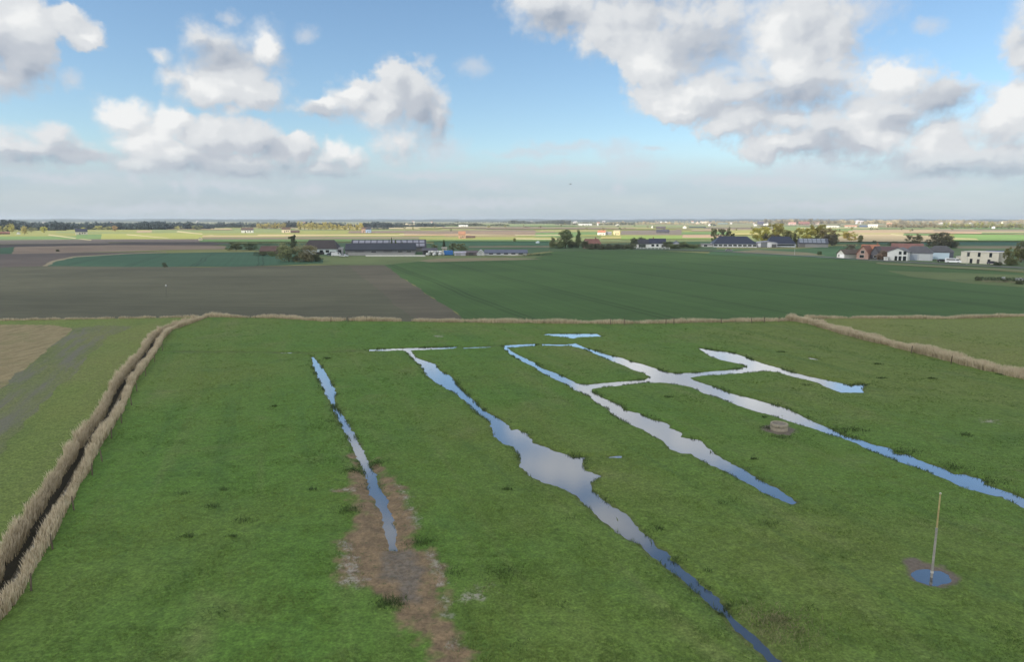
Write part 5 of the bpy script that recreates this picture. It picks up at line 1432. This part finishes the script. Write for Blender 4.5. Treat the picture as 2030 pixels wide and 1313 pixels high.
TREES = [
 ('broadleaf_tree','tallest dense tree of the clump in the middle distance',1121,492.5,36,39,'round',DGN), ('broadleaf_tree','smaller rounded tree at the left end of the clump',1095,492,18,23,'round',GGN),
 ('poplar_tree','slender pointed poplar beside the tallest dense tree',1147,492.5,15,37,'column',DGN), ('broadleaf_tree','low dark tree between the tall tree and the poplar',1134,492.5,20,16,'bush',BLK),
 ('shrub','dark shrub in front of the red-roofed house',1160,493.5,20,17,'bush',BLK), ('shrub','grey-brown shrub beneath the clump of tall trees',1108,493,26,13,'bush',DGN),
 ('conifer_tree','pair of dark conifers merging before the panel-roofed barn',777,500,11,29,'conifer',BLK), ('conifer_tree','broad dark conifer beside the panelled roof',785,500,11,25,'conifer',DGN), ('conifer_tree','lone thin conifer on the panelled roof barn\'s right',798,500,7,22,'conifer',BLK),
 ('bush','large rounded grey-green bush at the edge of the farm',573,519,50,38,'bush',GGN), ('bush','second rounded bush right of the large grey-green bush',606,519,48,34,'bush',BRG), ('tree','thin tall tree rising out of the large rounded bush',582,500,16,34,'loose',BLK), ('bush','low dark bush at the foot of the rounded bushes',625,519,28,16,'bush',BLK),
 ('bush','scrubby bush before the rust-red shed',520,507,28,9,'bush',BLK), ('bush','small bush at the right end of the rust-red shed',541,508,22,10,'bush',DGN), ('tree','faint bare tree in the green paddock left of the rust-red shed',468,497,34,16,'loose',(0.10,0.115,0.06)), ('tree','sparse tree between the bare tree and the red shed',500,496,30,14,'loose',(0.085,0.105,0.055)),
 ('tree','dark slim tree behind the blue container',880,494,7,19,'column',BLK), ('tree','rounded grey tree behind the lilac-grey shed',897,497,14,15,'loose',GGN), ('tree','wide sparse tree behind the dark low shed',914,498,26,15,'loose',GGN), ('tree','small sparse tree left of the cream cabin',860,497,16,12,'loose',GGN),
 ('tree','lone small tree on the edge of the sunlit strip',1020,479.5,7,8,'round',OLV), ('bush','dark lone bush at the corner of the blue-green field',327,529.5,9,9,'bush',BLK), ('bush','tiny dark bush in the light brown field',115,499,6,5,'bush',BLK),
 ('broadleaf_tree','left of two grey-green trees behind the low white shed',1417,484,18,31,'loose',(0.13,0.14,0.065)), ('broadleaf_tree','right of two grey-green trees behind the low white shed',1436,484,26,33,'loose',(0.15,0.145,0.085)), ('tree','small tree right of the two grey-green trees',1449,484,14,21,'loose',GGN),
 ('willow_tree','broad yellow-green willow behind the white hall',1512,483,44,33,'loose',YGN), ('willow_tree','tallest yellow-green willow, right behind the hall',1536,483,34,40,'loose',(0.28,0.245,0.085)), ('tree','dark bare tree in front of the tall willow',1528,485,36,22,'loose',(0.11,0.095,0.055)), ('willow_tree','sparse yellow-green tree between the tall willow and the striped barn',1566,484,34,28,'loose',(0.22,0.21,0.085)),
 ('tree','dark upright tree between the two dark roofed barns and the striped barn',1575,488,10,26,'column',(0.09,0.09,0.045)), ('tree','second dark upright tree left of the striped barn',1566,488,9,24,'column',(0.09,0.09,0.05)), ('willow_tree','wide yellow-green willow left behind the striped barn',1597,483,40,34,'loose',YGN), ('willow_tree','yellow-green willow over the middle of the striped barn',1618,483,38,37,'loose',(0.265,0.24,0.085)), ('willow_tree','brownish willow at the right end of the striped barn',1643,484,36,30,'loose',(0.21,0.175,0.09)),
 ('shrub','dark shrub against the right end of the striped barn',1648,487,30,24,'bush',(0.095,0.085,0.06)), ('shrub','dark shrub behind the white hall roof',1472,481,26,10,'bush',BLK), ('tree','yellow tree in the sunlit field behind the white garage',1683,478,30,18,'loose',(0.34,0.29,0.11)), ('tree','small grey-green tree right of the yellow tree',1705,482,13,17,'round',OLV), ('shrub','low dark shrub at the edge of the tan field',1733,482,8,5,'bush',BLK),
 ('tree','bare brown tree behind the red-roofed barn',1812,487,30,23,'loose',(0.15,0.135,0.075)), ('broadleaf_tree','big round dark tree behind the blue-fronted warehouse',1864,492,56,33,'round',(0.085,0.08,0.05)), ('shrub','dark hedge-like shrub left of the big round tree',1790,487,60,9,'bush',BLK), ('shrub','dark shrub at the right foot of the big round tree',1886,492,32,15,'bush',(0.07,0.075,0.045)),
 ('tree','brown-green tree to the right of the cream house',2002,526,28,36,'loose',(0.105,0.105,0.045)), ('tree','tall brown-green tree at the right edge behind the purple shed',2024,521,32,46,'round',(0.085,0.085,0.04)), ('bush','dark bush by the corner of the cream house',1978,527,16,9,'bush',BLK), ('bush','olive bush at the foot of the brown-green tree',2003,527,22,16,'bush',(0.085,0.095,0.04)),
 ('bush','brown bush before the dark purple-brown roof',1750,515,24,19,'bush',(0.15,0.115,0.085)), ('tree','dim grey tree behind the white garage',1683,503,26,18,'loose',(0.105,0.10,0.075)), ('bush','bush beside the lane at the grass plot',1624,506,9,9,'bush',(0.06,0.085,0.04)),
 ('shrub','dark shrub between the villa and the cottage',1325,492,22,14,'bush',BLK), ('shrub','shrub with a flat top right of the cottage',1356,492,22,13,'bush',DGN), ('shrub','shrub in a row before the cottage',1337,493.5,26,10,'bush',DGN), ('shrub','last shrub of the row before the low white shed',1375,492.5,20,9,'bush',DGN), ('tree','dark tree at the left end of the villa',1257,492.5,18,22,'round',BLK), ('tree','dark tree rising behind the villa wing',1270,488,22,18,'bush',BLK),
 ('bush','dark round bush at the left end of the hedge by the wheat',1939,557,11,9,'bush',BLK), ('bush','dark bush in the middle before the hedge by the wheat',1992,559.5,9,6,'bush',BLK), ('bush','dark bush at the right end before the hedge by the wheat',2022,564,16,8,'bush',BLK),
]
for (nm, lab, px, py, wp_, hp_, kd, cl_) in TREES:
    tree(nm, lab, px, py, wp_, hp_, kd, cl_, cat='bush' if nm in ('bush', 'shrub') else 'tree')

def hedge(label, x0, x1, py0, py1, hpx, depth, colr, n=2600):
    (ax, ay), (bx, by) = G(x0, py0), G(x1, py1)
    L = math.hypot(bx - ax, by - ay); h = hpx * scale_at((py0 + py1) / 2)
    t = thing('hedge', label, 'hedge', (ax, ay, 0), math.atan2(by - ay, bx - ax))
    k = max(6, int(L / (h * 0.7)))
    c = [(L * (i + 0.5) / k, depth * rt.uniform(0.3, 0.7), h * rt.uniform(0.38, 0.62)) for i in range(k)]
    r_ = [(L / k * 0.9, depth * 0.55, h * rt.uniform(0.42, 0.6)) for _ in c]
    o = link('foliage', leaf_mesh('foliage', c, r_, n, h * 0.10), t); o.color = tuple(colr) + (1,)
    return t
hedge('long dark hedge between the red-roofed house and the villa', 1166, 1258, 495.5, 495.0, 11, 3.5, (0.085, 0.092, 0.058), 3600)
hedge('dark flat-topped hedge at the corner of the wheat field', 1934, 2120, 556, 562, 7.5, 2.0, (0.036, 0.046, 0.03), 3600)
hedge('low grey-brown hedge in front of the flat-topped hedge', 1945, 2110, 559.5, 566, 4.5, 1.5, (0.15, 0.13, 0.09), 2400)
hedge('dark hedge along the paddock right of the villa', 1322, 1392, 492.5, 492.0, 8, 3.0, (0.085, 0.095, 0.06), 2400)
hedge('ragged hedge behind the paddock of the left farm', 452, 590, 487, 486, 6, 3.0, (0.06, 0.085, 0.045), 2200)
hedge('brown hedge beside the dark slate annexe', 1740, 1766, 516, 516.5, 12, 2.5, (0.14, 0.105, 0.08), 1500)
hedge('low dark hedge at the foot of the long white barn', 1424, 1572, 492.5, 492.2, 3.2, 2.0, (0.06, 0.07, 0.045), 1800)
hedge('dark scrub along the drain right of the blue-grey shed', 1030, 1094, 508.5, 507, 5, 2.5, (0.06, 0.075, 0.045), 1500)
hedge('dark hedge along the edge of the strip behind the village', 1700, 1800, 486.5, 486, 4, 3.0, (0.05, 0.065, 0.04), 1500)

# distant trees one can still tell apart
FT = []
for px, py, wp_, hp_, cl_ in ((8,462,14,13,(0.22,0.21,0.09)),(24,462,17,19,(0.27,0.25,0.09)),(49,466,14,19,(0.24,0.21,0.09)),(88,462,14,12,(0.29,0.28,0.09)),(62,461,24,10,(0.17,0.17,0.09)),(165,459,14,8,(0.30,0.29,0.09)),(196,456,20,8,(0.26,0.25,0.10)),(213,456,14,7,(0.26,0.25,0.10)),(228,459,13,12,(0.27,0.19,0.10)),(332,455,10,11,(0.27,0.31,0.10)),(352,456,14,8,(0.24,0.23,0.10)),(367,455,13,13,(0.27,0.24,0.10)),(390,456,24,9,(0.14,0.15,0.085))):
    FT.append((px, py, wp_, hp_, cl_, 'distant yellow-green tree before the dark wood on the left', 'yellow-green trees before the dark wood'))
for i in range(8): FT.append((513 + i * 7.2, 454, 11, 11 + rt.uniform(-2, 3), (0.28, 0.24, 0.10), 'distant straw-yellow tree of the row behind the brown-roofed white house', 'row of straw-yellow trees'))
for i in range(16): FT.append((596 + i * 8.0, 456 + 0.15 * i, 12, 12 + rt.uniform(-3, 5), (0.29, 0.25, 0.10), 'distant straw-yellow tree of the longer row left of the blue house', 'longer row of straw-yellow trees'))
for i in range(26): FT.append((1862 + i * 7.2, 453.5, 12, 10 + rt.uniform(-3, 3), (0.25, 0.24, 0.10) if i % 3 else (0.21, 0.175, 0.10), 'distant yellow-green tree of the belt beyond the tan fields', 'tree belt beyond the tan fields'))
for i in range(14): FT.append((1762 + i * 7.5, 452.5, 11, 10 + rt.uniform(-3, 2), (0.23, 0.185, 0.12), 'distant brown tree of the belt behind the far white houses', 'brown trees behind the far white houses'))
for i in range(16): FT.append((1520 + i * 9 + rt.uniform(-3, 3), 445, 10, 9 + rt.uniform(-2, 3), (0.19, 0.165, 0.115), 'small brown tree of the wooded hummock on the skyline', 'brown trees on the skyline hummock'))
for i in range(60):
    px = rt.uniform(800, 2030); py = rt.uniform(445, 460)
    FT.append((px, py, rt.uniform(4, 8), rt.uniform(2.5, 6), [(0.13, 0.14, 0.08), (0.17, 0.15, 0.09), (0.21, 0.20, 0.08)][i % 3], 'lone speck-like tree dotting the sunlit plain', 'scattered trees on the sunlit plain'))
for (px, py, wp_, hp_, cl_, lab, grp_) in FT:
    tree('distant_tree', lab, px, py, wp_, hp_, 'x', cl_, grp_, True, z=0.3)

# far-off woods that read as one mass
def wood(label, spec, colr):
    parts_v, parts_s = [], []
    for (x0, x1, py, h0, h1, n) in spec:
        m_ = scale_at(py)
        for i in range(n):
            px = x0 + (x1 - x0) * (i + rt.uniform(0, 1)) / n
            hp = h0 + (h1 - h0) * float(vnoise(np.array([px / 22.0]), np.array([py * 1.0]), 61)[0]) * rt.uniform(0.6, 1.25)
            x, y = G(px, py + rt.uniform(-0.2, 0.2))
            h = hp * m_; rr = np.array([h * rt.uniform(0.4, 0.7), h * 0.6, h * 0.5])
            k = 70
            d = rt.normal(size=(k, 3)); d /= np.linalg.norm(d, axis=1)[:, None]
            p = np.array([x, y, h * 0.5]) + d * rr * rt.uniform(0.5, 1.05, (k, 1))
            a = rt.normal(size=(k, 3)); a /= np.linalg.norm(a, axis=1)[:, None]
            b_ = np.cross(a, rt.normal(size=(k, 3))); b_ /= np.linalg.norm(b_, axis=1)[:, None]
            s = h * 0.14 * rt.uniform(0.6, 1.4, (k, 1))
            parts_v.append(np.stack([p - a * s, p + b_ * s * 0.7, p + a * s, p - b_ * s * 0.7], 1).reshape(-1, 3))
            parts_s.append(np.full(4 * k, rt.uniform(0.1, 0.9)))
    V_ = np.concatenate(parts_v)
    o = link('woodland', mesh_np('woodland', V_, quads=np.arange(len(V_)).reshape(-1, 4), mat=M_LEAF, attrs={'shade': np.concatenate(parts_s)}))
    o.color = tuple(colr) + (1,)
    return tag(o, label, 'wood', kind='stuff')
wood('dark blue-grey wood along the horizon on the far left', [(-120, 30, 459, 12, 22, 40), (30, 130, 457, 10, 21, 40), (100, 260, 455.5, 8, 16, 60), (255, 330, 455.5, 12, 22, 40), (320, 420, 455, 6, 14, 40), (200, 480, 449, 4, 9, 70)], (0.056, 0.072, 0.076))  # dark blue-grey colour stands in for a far cloud's shade
wood('blue-grey wood along the horizon left of centre', [(410, 560, 452, 5, 10, 60), (540, 800, 452, 4, 12, 110), (720, 770, 455, 4, 7, 14), (760, 880, 451, 5, 9, 50), (460, 900, 445, 2.5, 5, 110)], (0.055, 0.066, 0.064))
wood('thin broken line of woods along the horizon in the centre', [(860, 1010, 449, 3, 8, 60), (1010, 1130, 444, 4, 8, 60), (1100, 1260, 446, 2, 6, 50), (900, 1300, 442, 2, 4, 110)], (0.085, 0.088, 0.062))
wood('brownish broken woods along the horizon on the right', [(1180, 1420, 445, 2, 6, 80), (1400, 1560, 443, 2, 7, 60), (1540, 1800, 444, 4, 10, 100), (1700, 2200, 443.5, 4, 9, 150), (1300, 2200, 440.5, 2, 4, 160)], (0.30, 0.25, 0.155))

# distant houses, each its own
FH = [
 (162,465.5,20,6,12,'dark-roofed white house alone in the sunlit field on the far left',(0.75,0.68,0.58),(0.055,0.06,0.09)), (490,462,22,6,10,'white house with a dark brown roof in the sunlit field',(0.85,0.83,0.78),(0.10,0.07,0.065)),
 (567,462,16,7,11,'small cream house with a brown roof in front of the yellow trees',(0.78,0.66,0.5),(0.115,0.08,0.06)), (585,462.4,16,3,5.5,'low brown barn beside the small cream house',(0.20,0.14,0.12),(0.13,0.085,0.075)),
 (722,462,10,8,11,'narrow orange-walled house left of the blue house',(0.60,0.42,0.30),(0.14,0.09,0.075)), (730,462,10,7,12,'blue-walled house with a dark roof among the yellow trees',(0.42,0.55,0.70),(0.06,0.06,0.07)),
 (916,474,14,9,15,'brick house with an orange roof alone in the brown fields',(0.62,0.40,0.28),(0.40,0.21,0.14)), (932,473,18,3,5,'long low brown barn beside the brick house',(0.22,0.15,0.12),(0.15,0.10,0.085)),
 (1192,467,16,6,10,'bright white farmhouse with an orange-red roof',(0.88,0.86,0.80),(0.45,0.20,0.13)), (1207,467,10,5,7,'grey barn joined to the bright white farmhouse',(0.42,0.42,0.45),(0.30,0.30,0.33)), (1222,467,13,8,10,'cream barn with a gable right of the white farmhouse',(0.80,0.68,0.42),(0.5,0.42,0.28)),
 (918,450.5,18,3,4,'long flat white shed shining on the plain',(0.90,0.88,0.84),(0.8,0.78,0.75)), (806,447.5,6,3,5,'tiny cream house at the wood left of the long white shed',(0.80,0.70,0.55),(0.3,0.2,0.15)), (863,447,6,3,4,'tiny pale house between two dark woods',(0.72,0.64,0.52),(0.3,0.25,0.2)),
 (1160,447.5,26,2.6,3.8,'long white glasshouse-like shed behind the tall trees',(0.85,0.85,0.78),(0.7,0.7,0.64)), (1185,447.3,2.5,3,5,'tiny white tower right of the long white shed',(0.88,0.88,0.85),(0.6,0.6,0.58)), (1224,448,7,2.5,4,'tiny white house north of the cream barn',(0.8,0.78,0.7),(0.4,0.36,0.3)),
 (1310,455.5,18,4,6.5,'row of dark barns in the brown fields',(0.16,0.13,0.13),(0.12,0.10,0.11)), (1313,463.5,24,4,8,'dark farm with a black roof beside the sunlit green',(0.15,0.14,0.15),(0.07,0.07,0.09)), (1293,453.5,4,4,6,'tiny white gable beside the row of dark barns',(0.85,0.82,0.78),(0.3,0.25,0.22)),
 (1357,454,7,4,6.5,'small white house with a red roof before the dark hedge line',(0.86,0.82,0.76),(0.42,0.2,0.14)), (1381,452.5,30,2.2,3.2,'long dark green shed on the plain',(0.10,0.13,0.11),(0.08,0.11,0.10)), (1396,444.5,11,3.5,5,'pale cream farm on the far plain',(0.84,0.78,0.62),(0.6,0.52,0.4)), (1382,444.5,5,3,5,'small orange-white house left of the pale cream farm',(0.82,0.66,0.54),(0.5,0.28,0.2)),
 (1406,448,4,2.5,4,'tiny white cottage below the pale cream farm',(0.85,0.83,0.8),(0.4,0.38,0.35)), (1416,448,6,2,3.2,'tiny black barn beside the tiny white cottage',(0.08,0.09,0.09),(0.06,0.07,0.07)), (1433,445,18,2,3,'long grey-green shed on the skyline',(0.24,0.30,0.28),(0.25,0.31,0.29)),
 (1497,447.8,6,2,3,'white shed left of the far purple farm',(0.86,0.84,0.8),(0.7,0.68,0.64)), (1508,446,12,4,7,'far purple-grey farm with a peaked roof',(0.17,0.16,0.22),(0.11,0.10,0.15)), (1519,447.6,11,2.4,3.4,'bright white low barn right of the purple farm',(0.88,0.86,0.8),(0.7,0.68,0.62)), (1520,444.5,4,3,4.5,'tiny white house above the bright low barn',(0.85,0.8,0.8),(0.4,0.3,0.28)),
 (1508,434.5,6,3.5,4.5,'pale green dome-like tank on the skyline',(0.72,0.8,0.7),(0.7,0.78,0.68)), (1570,445.8,14,3,5,'pink-roofed house row on the skyline',(0.72,0.52,0.46),(0.50,0.27,0.23)), (1594,446,20,3,6,'row of red brick houses on the skyline',(0.34,0.19,0.16),(0.30,0.14,0.12)), (1617,445,12,3.5,5,'pink farmhouse right of the red brick row',(0.72,0.56,0.48),(0.46,0.30,0.25)),
 (1650,451.5,24,2,3.2,'string of white caravans at the edge of the green field',(0.84,0.84,0.78),(0.75,0.75,0.7)), (1686,451,22,2.4,4,'long barn with an orange roof near the skyline',(0.72,0.64,0.56),(0.56,0.27,0.19)), (1703,444,14,3,6.5,'white village houses above the orange barn',(0.85,0.82,0.84),(0.55,0.5,0.52)), (1711,451,14,2.2,4,'navy-roofed barn beside the orange barn',(0.14,0.17,0.26),(0.10,0.13,0.22)),
 (1730,450.6,17,3,5.5,'bright cream barn on the far green',(0.90,0.87,0.76),(0.82,0.78,0.68)), (1762,449.5,10,4,7.5,'cream house with an orange roof at the tree belt',(0.88,0.76,0.6),(0.52,0.32,0.22)), (1816,451.6,26,1.6,2.4,'long thin dark shed before the brown tree belt',(0.13,0.15,0.14),(0.10,0.12,0.12)), (1883,447,2.6,5,7,'pale tower-like house in the tree belt',(0.82,0.76,0.62),(0.6,0.55,0.45)), (1969,453.8,5.5,3.2,5,'bright white cottage at the foot of the tree belt',(0.93,0.92,0.88),(0.6,0.58,0.55)), (1986,443.5,4,3,4.6,'tiny cream house above the tree belt',(0.86,0.8,0.64),(0.5,0.45,0.36)), (1902,443,3.5,2.5,4,'tiny pink-white house in the tree belt',(0.82,0.66,0.6),(0.45,0.35,0.32)),
 (397,477.5,7,3.5,6,'small pale stone hut beside the dark soil strip',(0.72,0.66,0.48),(0.6,0.55,0.4)), (36,465,5,3,5,'tiny white hut among the yellow trees at the far left',(0.85,0.85,0.84),(0.3,0.3,0.3)), (4,465,26,3,5,'low rust-red farm at the far left edge',(0.26,0.15,0.12),(0.25,0.12,0.10)), (415,449,12,1.8,3,'small pale farm before the left wood',(0.6,0.62,0.64),(0.4,0.42,0.45)), (754,449.5,5,2.6,4,'tiny white house below the left wood',(0.78,0.78,0.76),(0.3,0.3,0.32)), (1700,441,9,2.5,5,'white house beside the wooded hummock',(0.8,0.76,0.74),(0.45,0.4,0.38)),
 (1065,482.5,6,2.5,4,'tiny white-blue hut in the strip field behind the sheds',(0.72,0.80,0.86),(0.5,0.56,0.6)),
]
for (px, py, wp_, ep, rp, lab, wc, rc_) in FH:
    m_ = scale_at(py)
    building('distant_house', lab, 'house', px, py, wp_, ep, rp, max(5.0, wp_ * m_ * 0.35), 'along' if wp_ > 9 else 'across', wc, rc_, rot=((px * 7) % 30) - 22, over=0.02 * wp_ * m_, face=1.0, doors=[(-0.3, wp_ * m_ * 0.09, ep * m_ * 0.62, (0.12, 0.10, 0.09))] if wp_ > 9 else [],
             wins=[(0.15, ep * m_ * 0.3, wp_ * m_ * 0.08, ep * m_ * 0.4), (0.55, ep * m_ * 0.3, wp_ * m_ * 0.08, ep * m_ * 0.4)] if wp_ > 9 else [])
rs_ = random.Random(17)
for i in range(46):
    px = rs_.uniform(1130, 2030) if i % 4 else rs_.uniform(60, 1100); py = rs_.uniform(440.5, 444.5)
    m_ = scale_at(py); wp_ = rs_.uniform(2.5, 6)
    red = i % 3 == 0
    building('distant_house', 'speck-like red-roofed house near the skyline' if red else 'speck-like white house near the skyline', 'house', px, py, wp_, rs_.uniform(1.4, 2.2), rs_.uniform(2.5, 3.6), max(5, wp_ * m_ * 0.5), 'along', (0.82, 0.78, 0.72), (0.42, 0.20, 0.15) if red else (0.45, 0.42, 0.42), rot=rs_.uniform(-40, 10), over=0.3, group='speck-like red-roofed houses' if red else 'speck-like white houses')

# ------------------------------------------------------------------ the air: a closed box round the camera and the whole scene
def air():
    me = bpy.data.meshes.new('haze')
    X, Y0, Y1, Z0, Z1 = 15000.0, -600.0, 15500.0, -2.3, 62.0
    v = [(sx * X, y, z) for z in (Z0, Z1) for (sx, y) in ((-1, Y0), (1, Y0), (1, Y1), (-1, Y1))]
    me.from_pydata(v, [], [(3, 2, 1, 0), (4, 5, 6, 7), (0, 1, 5, 4), (1, 2, 6, 5), (2, 3, 7, 6), (3, 0, 4, 7)])
    m = bpy.data.materials.new('thin_air')
    m.use_nodes = True
    m.node_tree.nodes.clear()
    b = NB(m.node_tree)
    pv = b.n('ShaderNodeVolumePrincipled')
    pv.inputs['Color'].default_value = (0.80, 0.90, 1.0, 1)
    pv.inputs['Density'].default_value = HAZE
    pv.inputs['Anisotropy'].default_value = 0.2
    b.L.new(pv.outputs[0], b.n('ShaderNodeOutputMaterial').inputs['Volume'])
    me.materials.append(m)
    tag(link('haze', me), 'thin pale haze over the farmland', 'haze', kind='stuff')
HAZE = 0.00009
air()
